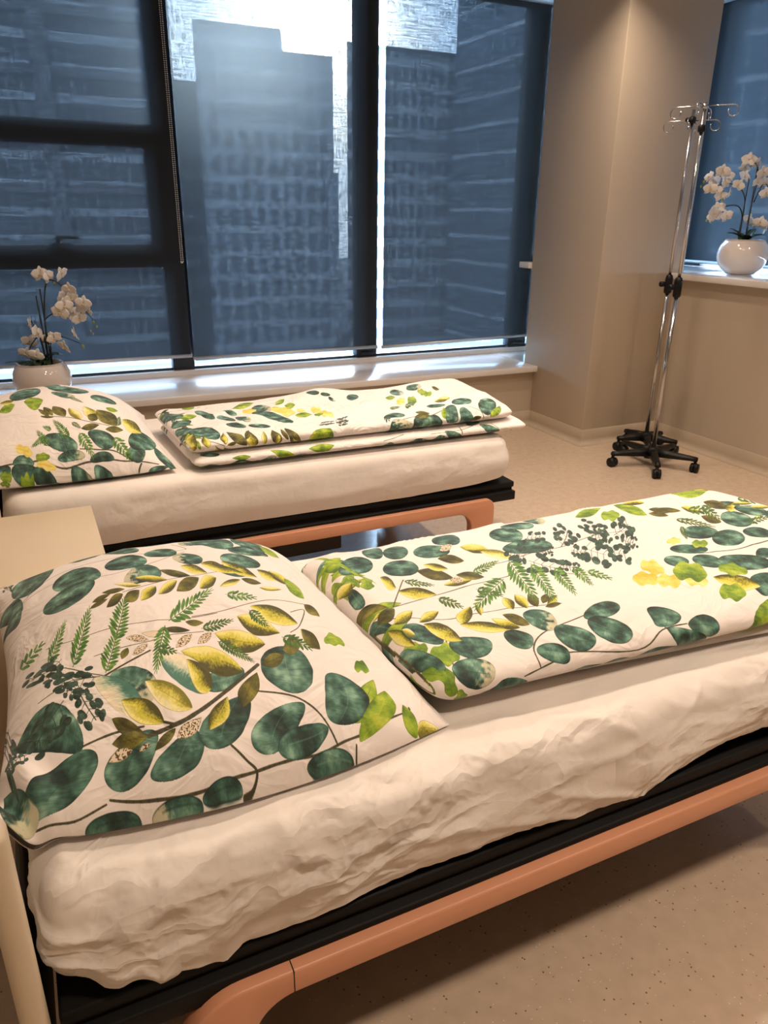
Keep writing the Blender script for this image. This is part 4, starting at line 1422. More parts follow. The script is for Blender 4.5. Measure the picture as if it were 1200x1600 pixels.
        col = col * (1 - mid[..., None]) + (dk * .8 if rs.rand() < .6 else lt) * mid[..., None]
        ol = np.clip(1 - np.abs(edge - 1.0) / 1.4, 0, 1) * (.55 if ty != 'X' else .2)
        col = col * (1 - ol[..., None]) + dk * .75 * ol[..., None]
        blend(R, col, a)
    def stem(pts, w, col=None):
        P = np.array(pts, float) / 4095
        # smooth
        out = []
        for i in range(len(P) - 1):
            p0, p1, p2, p3 = P[max(i - 1, 0)], P[i], P[i + 1], P[min(i + 2, len(P) - 1)]
            for t in np.linspace(0, 1, 7)[:-1]:
                out.append(.5 * (2 * p1 + (p2 - p0) * t + (2 * p0 - 5 * p1 + 4 * p2 - p3) * t * t + (3 * p1 - p0 - 3 * p2 + p3) * t ** 3))
        out.append(P[-1])
        col = c(58, 56, 32) if col is None else col
        for a_, b_ in zip(out[:-1], out[1:]):
            R = region([a_, b_], w / min(su / W, sv / Hh) + 3)
            if R is None: continue
            A_ = np.array([a_[0] * su, a_[1] * sv]); d = np.array([b_[0] * su, b_[1] * sv]) - A_
            L2 = max(d @ d, 1e-12)
            x, y = R[4] * su - A_[0], R[5] * sv - A_[1]
            t = np.clip((x * d[0] + y * d[1]) / L2, 0, 1)
            ds = np.hypot(x - t * d[0], y - t * d[1])
            pxm = max(su / W, sv / Hh)
            wv = w * (1 + .35 * gnoise(R[4] * su * 50, R[5] * sv * 50, 2.2))
            blend(R, col + 0 * ds[..., None], np.clip((wv - ds) / pxm + .5, 0, 1) * .92)
    def spray(ty, b, t, l):
        b, t, l = [np.array(p, float) for p in (b, t, l)]
        ax = t - b; q = l - (b + t) / 2
        key = {'F': 'f', 'H': 'h', 'D': 'd'}[ty]
        L = math.hypot(ax[0] * su, ax[1] * sv) / 4095; Wd = math.hypot(q[0] * su, q[1] * sv) / 4095
        if ty == 'D':
            n = 4
            stem([b, b + ax * .5 + q * .1, t], .0007 * max(1, L / .05) ** .3, c(40, 52, 40))
            for i in range(n):
                s0 = (i + .6) / n
                for sg in (-1, 1):
                    o = b + ax * s0; e_ = o + sg * q * rs.uniform(.55, .95) + ax * .14
                    stem([o, e_], .0005, c(40, 52, 40))
                    for j in range(2):
                        cc = e_ + (rs.rand(2) - .5) * 2 * (np.abs(ax) * .09 + np.abs(q) * .28)
                        d1 = ax * .13 * rs.uniform(.8, 1.2) + q * rs.uniform(-.12, .12); d2 = q * .30 * rs.uniform(.8, 1.2)
                        leaf('M', cc - d1, cc + d1, cc - d2, cc + d2)
            return
        n = int(np.clip(round(L / max(Wd, 1e-6) * 3.0), 5, 13))
        stem([b, b + ax * .5 + q * .06, t], .0007, c(70, 92, 34))
        for i in range(n):
            s0 = (i + .5) / n
            wl = 1.0 * (1 - s0) ** .6 * min(1, .55 + s0 * 2.2)
            for sg in (-1, 1):
                o = b + ax * s0
                e_ = o + sg * q * wl * rs.uniform(.85, 1.1) + ax * (.55 / n + .10)
                md = (o + e_) / 2; d2 = ax * (.46 / n) * rs.uniform(.9, 1.2)
                leaf_f(o, e_, md - d2, md + d2, ty)
    def leaf_f(o, e_, l, r, ty):
        PAL['f_'] = (c(40, 84, 24), c(84, 138, 48), c(140, 178, 66)) if ty == 'F' else (c(32, 66, 22), c(68, 108, 34), c(112, 148, 50))
        PAL['G'], keep = PAL['f_'], PAL['G']
        leaf('G', o, e_, l, r); PAL['G'] = keep
    for it in items:
        if it[0] == 'S': stem(it[1], it[2] / 1e5)
        elif it[0] in 'FHD': spray(*it)
        else: leaf(*it)
    # weave grain of the cotton
    im = bpy.data.images.new(name, W, Hh)
    px = np.ones((Hh, W, 4), np.float32); px[..., :3] = np.clip(img, 0, 1)
    im.pixels.foreach_set(px.reshape(-1)); im.update(); im.pack()
    return im


IMG = {}
for nm, (W_, H_, su_, sv_, sd_) in {'near_pillow': (1536, 1792, .72, .963, 5), 'near_duvet': (2048, 2048, 1.33, 1.33, 6), 'far_pillow': (1024, 1152, .74, 1.0, 7), 'far_duvet': (1280, 1024, 1.37, 1.24, 8), 'far_lower': (1280, 1024, 1.4, 1.2, 9)}.items():
    IMG[nm] = painter(nm, W_, H_, su_, sv_, PRINT[nm], sd_)
M['sheet_print'] = M['sheet_smooth']
# ================================================================ PRINTED BEDDING
def print_mat(name, img, CRUSH=.012):
    m, nt, p, out = new_mat(name)
    p.inputs['Roughness'].default_value = .7
    p.inputs['Sheen Weight'].default_value = .12
    uv = nt.nodes.new('ShaderNodeUVMap'); uv.uv_map = 'UVMap'
    ti = nt.nodes.new('ShaderNodeTexImage'); ti.image = img; ti.extension = 'EXTEND'; ti.interpolation = 'Linear'
    nt.links.new(uv.outputs['UV'], ti.inputs['Vector']); nt.links.new(ti.outputs['Color'], p.inputs['Base Color'])
    tc = nt.nodes.new('ShaderNodeTexCoord')
    n = nt.nodes.new('ShaderNodeTexNoise'); n.inputs['Scale'].default_value = 9; n.inputs['Detail'].default_value = 3; n.inputs['Distortion'].default_value = 1.2
    nt.links.new(tc.outputs['Object'], n.inputs['Vector'])
    w = nt.nodes.new('ShaderNodeTexNoise'); w.inputs['Scale'].default_value = 800
    nt.links.new(tc.outputs['Object'], w.inputs['Vector'])
    b = nt.nodes.new('ShaderNodeBump'); b.inputs['Strength'].default_value = .22; b.inputs['Distance'].default_value = .008
    nt.links.new(n.outputs['Fac'], b.inputs['Height'])
    dn = nt.nodes.new('ShaderNodeVectorMath'); dn.operation = 'MULTIPLY_ADD'; dn.inputs[1].default_value = (.25, .25, .25)
    nt.links.new(n.outputs['Color'], dn.inputs[0]); nt.links.new(tc.outputs['Object'], dn.inputs[2])
    mp = nt.nodes.new('ShaderNodeMapping'); mp.inputs['Scale'].default_value = (5, 11, 11); mp.inputs['Rotation'].default_value = (0, 0, .6)
    nt.links.new(dn.outputs[0], mp.inputs['Vector'])
    vo = nt.nodes.new('ShaderNodeTexVoronoi'); vo.inputs['Scale'].default_value = 1
    nt.links.new(mp.outputs['Vector'], vo.inputs['Vector'])
    b0 = nt.nodes.new('ShaderNodeBump'); b0.inputs['Strength'].default_value = .5; b0.inputs['Distance'].default_value = CRUSH
    nt.links.new(vo.outputs['Distance'], b0.inputs['Height']); nt.links.new(b0.outputs['Normal'], b.inputs['Normal'])
    b2 = nt.nodes.new('ShaderNodeBump'); b2.inputs['Strength'].default_value = .10; b2.inputs['Distance'].default_value = .001
    nt.links.new(w.outputs['Fac'], b2.inputs['Height']); nt.links.new(b.outputs['Normal'], b2.inputs['Normal'])
    nt.links.new(b2.outputs['Normal'], p.inputs['Normal'])
    return m


def pillow(name, corners, zseam, Ht, Hb, floor_z, mat, label, seed, n=150, pinch=(.03, .03, .03, .03), pu=2.6, q=.62, extra=None):
    """corners FL, FR, BR, BL as (x, y, z of the seam); top and bottom in one closed cloth"""
    u = np.linspace(0, 1, n); v = np.linspace(0, 1, n)
    # finer towards the seams
    u = .5 - .5 * np.cos(PI * u) * (1 - .15 * np.sin(PI * u)); v = .5 - .5 * np.cos(PI * v)
    U, V = np.meshgrid(u, v, indexing='ij')
    c = [np.array(k, float) for k in corners]
    B = (c[0][None, None] * ((1 - U) * (1 - V))[..., None] + c[1][None, None] * (U * (1 - V))[..., None]
         + c[2][None, None] * (U * V)[..., None] + c[3][None, None] * ((1 - U) * V)[..., None])
    pl, pr, pf, pb = pinch                            # how far each edge is drawn in (left, right, front, back)
    B[..., 0] += np.sin(PI * V) * (pl * (1 - U) ** 3 - pr * U ** 3)
    B[..., 1] += np.sin(PI * U) * (pf * (1 - V) ** 3 - pb * V ** 3)
    f = lambda t: np.maximum(1 - np.abs(2 * t - 1) ** pu, 0) ** q
    H = f(U) * f(V)
    crease = np.clip(ridge(U * 3.1 + seed, V * 2.2 + .6 * gnoise(U * 3, V * 3, seed), seed * 1.7), 0, 1) ** 3
    edge = 1 - np.clip(H, 0, 1)
    tang = .006 * np.sin((U * 46 + 2 * gnoise(U * 6, V * 6, seed))) * np.exp(-V / .06) + .005 * np.sin(V * 52 + 2 * gnoise(U * 6, V * 6, seed + 3)) * (np.exp(-U / .06) + np.exp(-(1 - U) / .06))
    top = B.copy()
    top[..., 2] += Ht * H + (.010 * gnoise(U * 3.2, V * 3.2, seed) + .004 * crease) * np.minimum(H * 2, 1) + tang * np.minimum(H * 3, 1) * edge
    bot = B.copy()
    bot[..., 2] -= Hb * H
    bot[..., 2] = np.maximum(bot[..., 2], floor_z)
    bot[..., 2] = np.minimum(bot[..., 2], top[..., 2])
    if extra is not None:
        extra(U, V, top, bot)
    P = np.concatenate([top, bot[:, ::-1][:, 1:]], 1)
    # the print runs on round the front seam to the underside
    Vt = (V + .12) / 1.12; Vb = np.maximum(.12 - V[:, ::-1], 0) / 1.12
    UV = np.concatenate([np.stack([U, Vt], -1), np.stack([U, Vb], -1)[:, 1:]], 1)
    o = grid_object(name, P, UV, mat)
    tag(o, label, 'pillow', 'leaf print pillows')
    return o


def slab(name, corners, z0, z1, mat, parent, seed, nt_=220, ns=150, ex=3.0, end_r=(.05, .05), amp=.008, top_fn=None, ex2=2.2):
    """a folded quilt layer; corners FL, FR, BR, BL (x, y); the ring runs bottom -> front -> top -> back"""
    FL, FR, BR, BL = [np.array(c, float) for c in corners]
    t = np.linspace(0, 1, nt_)
    t = np.where(t < .5, .5 * (2 * t) ** 1.35, 1 - .5 * (2 * (1 - t)) ** 1.35)
    s = np.linspace(0, 1, ns)
    # even steps around the cross-section, from the bottom to the front (-y), over the top and down the back
    dense = -PI / 2 - 2 * PI * np.linspace(0, 1, 6001)
    cd, sd = np.cos(dense), np.sin(dense)
    yd = np.sign(cd) * np.abs(cd) ** (2 / ex); zd = np.sign(sd) * np.abs(sd) ** (2 / ex2)
    ha, hb_ = .5 * (BL[1] - FL[1]), .5 * (z1 - z0)
    al = np.concatenate([[0], np.cumsum(np.hypot(np.diff(yd) * ha, np.diff(zd) * hb_))]); al /= al[-1]
    T, S = np.meshgrid(t, s, indexing='ij')
    yy = np.broadcast_to(np.interp(s, al, yd)[None, :], T.shape); zz = np.broadcast_to(np.interp(s, al, zd)[None, :], T.shape)
    Lx = (FR[0] - FL[0])
    d0, d1 = T * Lx, (1 - T) * Lx
    e = np.ones_like(T)
    for d, r in ((d0, end_r[0]), (d1, end_r[1])):
        q = np.clip(1 - d / r, 0, 1); e = e * np.sqrt(np.maximum(1 - q ** 2.2, 0))
    k = (yy + 1) / 2                                 # 0 front .. 1 back
    F = FL[None, None] * (1 - T)[..., None] + FR[None, None] * T[..., None]
    Bk = BL[None, None] * (1 - T)[..., None] + BR[None, None] * T[..., None]
    XY = F * (1 - k)[..., None] + Bk * k[..., None]
    # pull the corners in at the ends
    mid = .5 * (F + Bk)
    XY = mid + (XY - mid) * (.90 + .10 * e)[..., None]
    zm, hh = .5 * (z0 + z1), .5 * (z1 - z0)
    Z = zm + hh * zz * e
    P = np.stack([XY[..., 0], XY[..., 1], Z], -1)
    n1 = gnoise(P[..., 0] * 5 + seed, P[..., 1] * 6, seed * 1.3)
    n2 = gnoise(P[..., 0] * 13 + seed, P[..., 1] * 15, P[..., 2] * 15 + seed)
    cr = np.clip(ridge(P[..., 0] * 3.2 + .5 * n1, P[..., 1] * 5 + P[..., 2] * 6 + n1, seed * 2.1), 0, 1) ** 3
    up = np.clip(zz, 0, 1)
    P[..., 2] += up * (amp * n1 + .35 * amp * n2 + .5 * amp * cr) * e
    fr = np.clip(-yy, 0, 1) ** 3 * np.clip(1 - np.abs(zz), 0, 1)
    P[..., 1] -= fr * (amp * .9 * gnoise(P[..., 0] * 6, seed * 3.3, .5) + .3 * amp * n2)
    if top_fn is not None:
        P[..., 2] += up * e * top_fn(P[..., 0], P[..., 1])
    return grid_object(name, P, np.stack([T, S], -1), mat, parent)


near_tex = print_mat('leaf_print_pillowcase', IMG['near_pillow'])
far_tex = print_mat('leaf_print_pillowcase_window', IMG['far_pillow'])
nd_tex = print_mat('leaf_print_quilt', IMG['near_duvet'])
fd_tex = print_mat('leaf_print_quilt_window', IMG['far_duvet'], .03)
fl_tex = print_mat('leaf_print_quilt_underside', IMG['far_lower'])


def near_corner(U, V, top, bot):
    # the front-left corner is tucked into a small ruffle
    g = np.exp(-((U - .02) / .07) ** 2 - ((V - .03) / .09) ** 2)
    for a in (top, bot):
        a[..., 2] += .030 * g * np.sin(U * 55 + V * 40)
    top[..., 2] += .02 * g


pillow('pillow', [(-.145, .935, .684), (.577, .925, .670), (.500, 1.675, .700), (-.150, 1.700, .712)], 0, .165, .05, .670,
       near_tex, 'nearest pillow, with big leaf print, beside the cream headboard edge', 3.1, n=190, pinch=(.03, .01, -.045, .03), extra=near_corner)
pillow('pillow', [(-.33, 2.515, .690), (.415, 2.535, .672), (.42, 3.26, .690), (-.30, 3.28, .700)], 0, .215, .05, .663,
       far_tex, 'plump leaf print pillow on the bed by the window', 5.7, n=120, pinch=(.03, .02, -.008, .03), pu=2.2, q=.62)

dv = empty('duvet', (1.15, 1.2, .664), 'nearest folded duvet, with large leaf print, stretching to the right', 'duvet', 'folded leaf print duvets')
def put(o, root):
    o.parent = root; o.matrix_parent_inverse = Matrix.Translation(-Vector(root.location)); return o
put(slab('upper_fold', [(.562, .940), (1.86, .865), (1.80, 1.53), (.506, 1.53)], .669, .768, nd_tex, None, 2.3, nt_=300, ns=190, ex=4.2, end_r=(.05, .06), amp=.006, ex2=2.0), dv)
put(slab('lower_fold', [(.64, .985), (1.88, .842), (1.80, 1.50), (.58, 1.50)], .6665, .694, M['sheet_print'], None, 4.3, nt_=160, ns=70, ex=5, end_r=(.03, .03), amp=.0015), dv)
dv2 = empty('duvet', (1.15, 2.83, .66), 'folded leaf print duvet on the bed by the window', 'duvet', 'folded leaf print duvets')
def bumps(x, y):
    return .030 * np.exp(-((x - 1.12) / .13) ** 2 - ((y - 2.99) / .10) ** 2) + .024 * np.exp(-((x - 1.72) / .22) ** 2 - ((y - 3.0) / .12) ** 2) - .012 * np.exp(-((x - .55) / .2) ** 2)
put(slab('upper_fold', [(.465, 2.525), (1.81, 2.520), (1.84, 3.09), (.435, 3.09)], .698, .776, fd_tex, None, 7.7, nt_=240, ns=150, ex=3.6, end_r=(.05, .05), amp=.012, top_fn=bumps, ex2=2.1), dv2)
put(slab('lower_fold', [(.475, 2.500), (1.86, 2.490), (1.86, 3.07), (.45, 3.07)], .6575, .712, fl_tex, None, 9.1, nt_=200, ns=90, ex=4, end_r=(.04, .04), amp=.004), dv2)

# ================================================================ BEDSIDE TABLE
bt = empty('bedside_table', (-.14, 2.10, 0), 'plain cream bedside table standing between the two beds', 'table')
MB().box(-.27, .255, -.25, .245, .625, .650, bevel=.003).build('table_top', M['cream'], bt)
MB().box(-.255, .24, -.235, .23, .10, .624, bevel=.004).build('cabinet_body', M['cream'], bt)
MB().box(.2405, .252, -.225, .22, .44, .61, bevel=.003).build('drawer', M['cream'], bt)
for xx in (-.22, .21):
    for yy in (-.2, .19):
        c_ = MB(); c_.tube([(xx - .012, yy, .04), (xx + .012, yy, .04)], .04, 18); c_.tube([(xx, yy, .05), (xx, yy, .1)], .009, 10)
        c_.build('caster', M['blackplastic'], bt)

# ================================================================ DRIP STANDS
def drip_stand(loc, leg_r, phase, ztop, zclamp, zhook, hook_r, hook_phase, knobs, label):
    st = empty('drip_stand', loc, label, 'drip stand', 'drip stands in the corner')
    MB().lathe([(0, .062), (.040, .062), (.046, .070), (.046, .108), (.036, .118), (.024, .128), (0, .128)], n=28).build('hub', M['blackplastic'], st)
    for k in range(5):
        a = phase + 2 * PI * k / 5
        ca, sa = math.cos(a), math.sin(a)
        # a tapering sloped arm
        vs, fs = [], []
        secs = []
        for (r, wd, zb, zt) in ((.02, .030, .068, .120), (.10, .026, .070, .112), (leg_r - .03, .021, .074, .101), (leg_r + .012, .020, .072, .097)):
            secs.append([(ca * r - sa * wd, sa * r + ca * wd, zb), (ca * r + sa * wd, sa * r - ca * wd, zb), (ca * r + sa * wd * .7, sa * r - ca * wd * .7, zt), (ca * r - sa * wd * .7, sa * r + ca * wd * .7, zt)])
        for s_ in secs: vs += s_
        for i in range(3):
            for j in range(4):
                fs.append((i * 4 + j, i * 4 + (j + 1) % 4, i * 4 + 4 + (j + 1) % 4, i * 4 + 4 + j))
        fs += [(3, 2, 1, 0), (12, 13, 14, 15)]
        bm = bmesh.new(); bv = [bm.verts.new(v) for v in vs]
        for f_ in fs: bm.faces.new([bv[i] for i in f_])
        bmesh.ops.recalc_face_normals(bm, faces=bm.faces[:])
        bmesh.ops.bevel(bm, geom=bm.edges[:], offset=.004, segments=2, affect='EDGES')
        l = MB(); l.from_bm(bm)
        leg = l.build('leg', M['blackplastic'], st)
        c_ = MB()
        cx, cy = ca * leg_r, sa * leg_r
        tw = a + .9 + k * 1.3
        for sgn in (-1, 1):
            ox, oy = math.cos(tw) * .013 * sgn, math.sin(tw) * .013 * sgn
            c_.tube([(cx + ox - math.cos(tw) * .010, cy + oy - math.sin(tw) * .010, .0295), (cx + ox + math.cos(tw) * .010, cy + oy + math.sin(tw) * .010, .0295)], .029, 20)
        c_.tube([(cx, cy, .03), (cx, cy, .076)], .010, 10)
        c_.sphere((cx, cy, .046), .022, sc=(1, 1, .7))
        c_.build('caster', M['blackplastic'], leg)
    MB().tube([(0, 0, .12), (0, 0, zclamp)], .0135, 18).build('lower_pole', M['chrome'], st)
    MB().tube([(0, 0, zclamp - .05), (0, 0, ztop)], .0098, 16).build('upper_pole', M['chrome'], st)
    c_ = MB().lathe([(.0, -.055), (.020, -.055), (.024, -.045), (.024, .035), (.019, .055), (.012, .06)], cz=zclamp, n=22)
    c_.box(-.05, .0, -.013, .013, zclamp - .012, zclamp + .018, bevel=.005)
    c_.tube([(-.045, 0, zclamp + .003), (-.066, 0, zclamp + .003)], .017, 10)
    c_.build('clamp', M['blackplastic'], st)
    hk = MB()
    hk.lathe([(.0, -.012), (.016, -.012), (.016, .012), (.0, .014)], cz=zhook, n=16)
    for k in range(4):
        a = hook_phase + PI / 2 * k
        ca, sa = math.cos(a), math.sin(a)
        pts = [(ca * .01, sa * .01, zhook), (ca * hook_r * .5, sa * hook_r * .5, zhook + .002), (ca * hook_r * .92, sa * hook_r * .92, zhook + .001)]
        rr = .028
        for j in range(1, 13):
            th = PI / 2 - j * 1.62 * PI / 12
            pts.append((ca * (hook_r * .92 + rr * math.cos(th)), sa * (hook_r * .92 + rr * math.cos(th)), zhook - rr + rr * math.sin(th)))
        hk.tube(pts, .0032, 8)
    hk.build('hook_cross', M['chrome'], st)
    for (zk, ak) in knobs:
        k_ = MB()
        k_.lathe([(.0, -.018), (.018, -.018), (.021, -.008), (.021, .012), (.012, .02), (0, .02)], cz=zk, n=16)
        k_.sphere((math.cos(ak) * .034, math.sin(ak) * .034, zk), .013)
        k_.build('knob', M['blackplastic'], st)
    return st


drip_stand((3.58, 3.452, 0), .265, .293, 2.095, 1.115, 2.075, .165, .55, [(1.965, .3)], 'front drip stand, taller chrome pole standing nearer the beds')
drip_stand((3.80, 3.745, 0), .195, .293, 2.10, 1.105, 2.04, .145, .62, [(2.045, 2.9)], 'rear drip stand, half hidden behind the other one')

# ================================================================ ORCHIDS
def flower_bm():
    """five tepals facing -Y, unit about .045 radius"""
    P = MB()
    def tepal(ang, L, W_, curl, cup, zoff):
        n, m = 7, 5
        G = np.zeros((n, m, 3))
        for i in range(n):
            t = i / (n - 1)
            wd = W_ * math.sin(PI * min(1, .06 + .94 * t) ** .75) ** .65 if 0 < t < 1 else W_ * (.18 if t == 0 else .12)
            for j in range(m):
                s_ = (j / (m - 1) - .5) * 2
                y = zoff + curl * t * t - cup * (1 - s_ * s_) * .4 + .0015 * math.sin(9 * t + 5 * s_)
                x_, z_ = s_ * wd, .003 + L * t
                G[i, j] = (x_ * math.cos(ang) - z_ * math.sin(ang), y, x_ * math.sin(ang) + z_ * math.cos(ang))
        P.grid(G)
    for a in (0, 2 * PI * .36, -2 * PI * .36):
        tepal(a, .041, .0155, .004, .003, .002)
    for a in (PI * .44, -PI * .44):
        tepal(a, .045, .026, -.004, .005, -.002)
    return P


def lip_bm():
    L_ = MB()
    L_.sphere((0, -.009, -.003), .0055, sc=(1, 1.2, .9), seg=10, rings=6)
    L_.sphere((-.005, -.010, -.005), .0042, sc=(1, .7, 1.2), seg=8, rings=6)
    L_.sphere((.005, -.010, -.005), .0042, sc=(1, .7, 1.2), seg=8, rings=6)
    return L_


FL_PROTO = None
def orchid(loc, rz, pot_R, pot_H, open_R, base_R, flowers, stems, stakes, leaves, buds, label, rs):
    global FL_PROTO
    rnd = random.Random(rs)
    root = empty('potted_orchid', loc, label, 'plant', 'white orchids in white pots', rz)
    prof = [(0, 0), (base_R, 0), (base_R + .012, .004)]
    for k in range(1, 18):
        t = k / 17
        a = -1.02 + t * (1.02 + .72)
        r = pot_R * math.cos(a); z = .006 + (pot_H - .009) * (math.sin(a) + math.sin(1.02)) / (math.sin(.72) + math.sin(1.02))
        prof.append((r, z))
    prof += [(open_R + .006, pot_H - .002), (open_R, pot_H), (open_R - .006, pot_H - .003), (open_R - .004, pot_H - .03), (open_R - .004, pot_H - .05)]
    MB().lathe(prof, n=56).build('pot', M['pot'], root)
    ms = MB()
    n = 24
    G = np.zeros((8, n, 3))
    for i in range(8):
        for j in range(n):
            r = (open_R - .004) * i / 7; th = 2 * PI * j / n
            G[i, j] = (r * math.cos(th), r * math.sin(th), pot_H - .035 + .012 * math.cos(r / open_R * 1.5) + .004 * rnd.random())
    ms.grid(G, closed_u=True); ms.build('moss', M['moss'], root)
    for pts in stakes:
        MB().tube(pts, .0042, 8).build('stake', M['orchid_stem'], root)
    for pts in stems:
        # smooth the polyline
        q = [Vector(p) for p in pts]
        out = []
        for i in range(len(q) - 1):
            p0, p1, p2, p3 = q[max(i - 1, 0)], q[i], q[i + 1], q[min(i + 2, len(q) - 1)]
            for k in range(6):
                t = k / 6
                out.append(.5 * ((2 * p1) + (p2 - p0) * t + (2 * p0 - 5 * p1 + 4 * p2 - p3) * t * t + (3 * p1 - p0 - 3 * p2 + p3) * t ** 3))
        out.append(q[-1])
        k = len(out)
        MB().tube(out, .0036, 8, taper=[.0045 - .0027 * i / k for i in range(k)]).build('stem', M['orchid_stem'], root)
    for (az, L_, W_, rise, droop) in leaves:
        G = np.zeros((12, 7, 3))
        for i in range(12):
            t = i / 11
            wd = W_ * (math.sin(PI * (.10 + .90 * t) ** .8) ** .7 if t < 1 else .02)
            h_ = rise * t - droop * t * t
            for j in range(7):
                s_ = (j / 6 - .5) * 2
                G[i, j] = (math.cos(az) * L_ * t - math.sin(az) * s_ * wd, math.sin(az) * L_ * t + math.cos(az) * s_ * wd, pot_H - .015 + h_ + .30 * wd * s_ * s_)
        lf = MB().grid(G)
        o = lf.build('leaf', M['orchid_leaf'], root)
        sm = o.modifiers.new('thickness', 'SOLIDIFY'); sm.thickness = .0016
    for (x, y, z, r) in buds:
        MB().sphere((x, y, z), r, sc=(.8, .8, 1.15), seg=8, rings=6).build('bud', M['bud'], root)
    for (x, z, kind) in flowers:
        y = rnd.uniform(-.055, .05)
        if FL_PROTO is None:
            fo = flower_bm().build('flower', M['petal'], root)
            sm = fo.modifiers.new('thickness', 'SOLIDIFY'); sm.thickness = .0008
            lo = lip_bm().build('lip', M['lip'], fo)
            FL_PROTO = fo
        else:
            fo = copy_tree(FL_PROTO, root)
        fo.location = (x, y, z)
        yaw, pit = {0: (rnd.uniform(-.5, .5), rnd.uniform(-.1, .45)), 1: (rnd.uniform(.9, 1.4), rnd.uniform(-.3, .4)), 2: (rnd.uniform(-1.4, -.9), rnd.uniform(-.3, .4)), 3: (rnd.uniform(2.4, 3.6), rnd.uniform(-.3, .3))}[kind]
        fo.rotation_euler = (pit, rnd.uniform(-.5, .5), yaw)
        s_ = rnd.uniform(.88, 1.08); fo.scale = (s_, s_, s_)
    return root


ORZ = -.4425
FLL = [(.080, .712, 0), (.120, .700, 1), (.175, .708, 1), (.243, .636, 0), (.205, .605, 0), (.160, .572, 1), (.240, .584, 0), (.205, .545, 0), (.174, .510, 0), (.312, .561, 0), (.320, .518, 2), (.258, .470, 0), (.225, .500, 3), (.285, .535, 3), (.120, .368, 0), (.172, .319, 0), (.225, .385, 2), (-.010, .440, 2), (.025, .396, 1), (.050, .350, 1), (-.050, .335, 0), (-.067, .275, 0), (.004, .268, 0)]
orchid((.07, 4.80, .455), ORZ, .162, .222, .120, .078, FLL,
       stems=[[(.05, .0, .19), (.06, .0, .40), (.085, 0, .60), (.12, 0, .68), (.18, 0, .66), (.24, 0, .60), (.30, 0, .52), (.345, 0, .46)],
              [(.065, .01, .19), (.075, .01, .33), (.12, .0, .37), (.18, 0, .36), (.25, 0, .33)],
              [(.04, -.01, .19), (.04, -.02, .33), (.01, -.02, .42), (-.005, -.02, .46)],
              [(.04, -.01, .19), (.03, -.02, .36), (-.02, -.02, .33), (-.05, -.02, .27), (-.03, -.02, .22)],
              [(.06, 0, .46), (.12, 0, .50), (.18, 0, .49)]],
       stakes=[[(.055, 0, .18), (.035, .0, .595)], [(.06, .015, .18), (.057, .015, .63)]],
       leaves=[(PI * 1.02, .20, .030, .03, .02), (-.15, .13, .040, .16, .10), (.9, .15, .035, .13, .09), (2.3, .14, .035, .10, .08), (-1.3, .12, .034, .09, .09), (-.7, .11, .036, .11, .10), (-2.2, .12, .03, .06, .08)],
       buds=[(.345, -.01, .455, .009), (.36, -.01, .43, .008), (.318, .0, .405, .007), (.335, -.01, .39, .006), (.262, 0, .315, .011), (-.035, -.03, .232, .007), (-.012, -.03, .225, .007), (.15, 0, .665, .008)],
       label='white orchid in a white pot at the left end of the long windowsill', rs=4)
FLR = [(-.291, .602, 2), (-.232, .630, 0), (-.250, .570, 0), (-.166, .606, 3), (-.195, .562, 0), (-.120, .551, 0), (-.295, .528, 0), (-.244, .523, 0), (-.208, .485, 0), (-.160, .500, 1), (-.262, .379, 0), (-.216, .411, 3), (-.174, .365, 0), (-.225, .362, 0), (-.061, .703, 3), (-.064, .660, 0), (-.056, .605, 2), (-.010, .682, 3), (.018, .625, 0), (.055, .568, 0), (-.005, .572, 0), (.066, .504, 0), (.075, .640, 1), (.055, .324, 0), (.094, .286, 1), (.022, .340, 2)]
orchid((4.45, 3.767, 1.1535), ORZ, .163, .222, .121, .078, FLR,
       stems=[[(-.045, 0, .19), (-.045, 0, .40), (-.06, 0, .49), (-.11, 0, .545), (-.19, 0, .56), (-.28, 0, .54), (-.32, 0, .56)],
              [(-.045, 0, .36), (-.08, 0, .42), (-.14, 0, .43), (-.21, 0, .40), (-.26, 0, .35)],
              [(.0, 0, .19), (.0, 0, .45), (.01, 0, .60), (-.02, 0, .68), (-.055, 0, .66)],
              [(.01, 0, .45), (.05, 0, .56), (.09, 0, .54)], [(.0, .0, .19), (.04, 0, .29), (.07, 0, .32)]],
       stakes=[[(-.045, .01, .18), (-.043, .01, .605)], [(.003, .012, .18), (.0, .012, .66)]],
       leaves=[(PI * .97, .13, .026, .12, .07), (PI * .8, .12, .03, .14, .06), (-.1, .12, .034, .10, .06), (1.2, .14, .036, .12, .08), (-1.6, .11, .034, .11, .08), (-2.4, .10, .028, .08, .07), (.6, .10, .03, .14, .06)],
       buds=[(-.335, 0, .57, .010), (-.35, 0, .54, .008), (-.25, 0, .325, .008), (-.28, 0, .335, .008), (-.21, -.03, .46, .011)],
       label='white orchid in a white pot on the side windowsill beyond the drip stands', rs=9)
# ================================================================ LIGHT
def downlight(x, y, power, size=.16, spread=125, col=(1.0, .78, .60)):
    L = bpy.data.lights.new('ceiling_downlight', 'AREA'); L.shape = 'DISK'; L.size = size; L.energy = power; L.color = col
    L.spread = math.radians(spread)
    o = bpy.data.objects.new('ceiling_downlight', L); C.objects.link(o); o.location = (x, y, CEIL - .012)


for (x, y, pw) in LAMPS:
    downlight(x, y, pw)

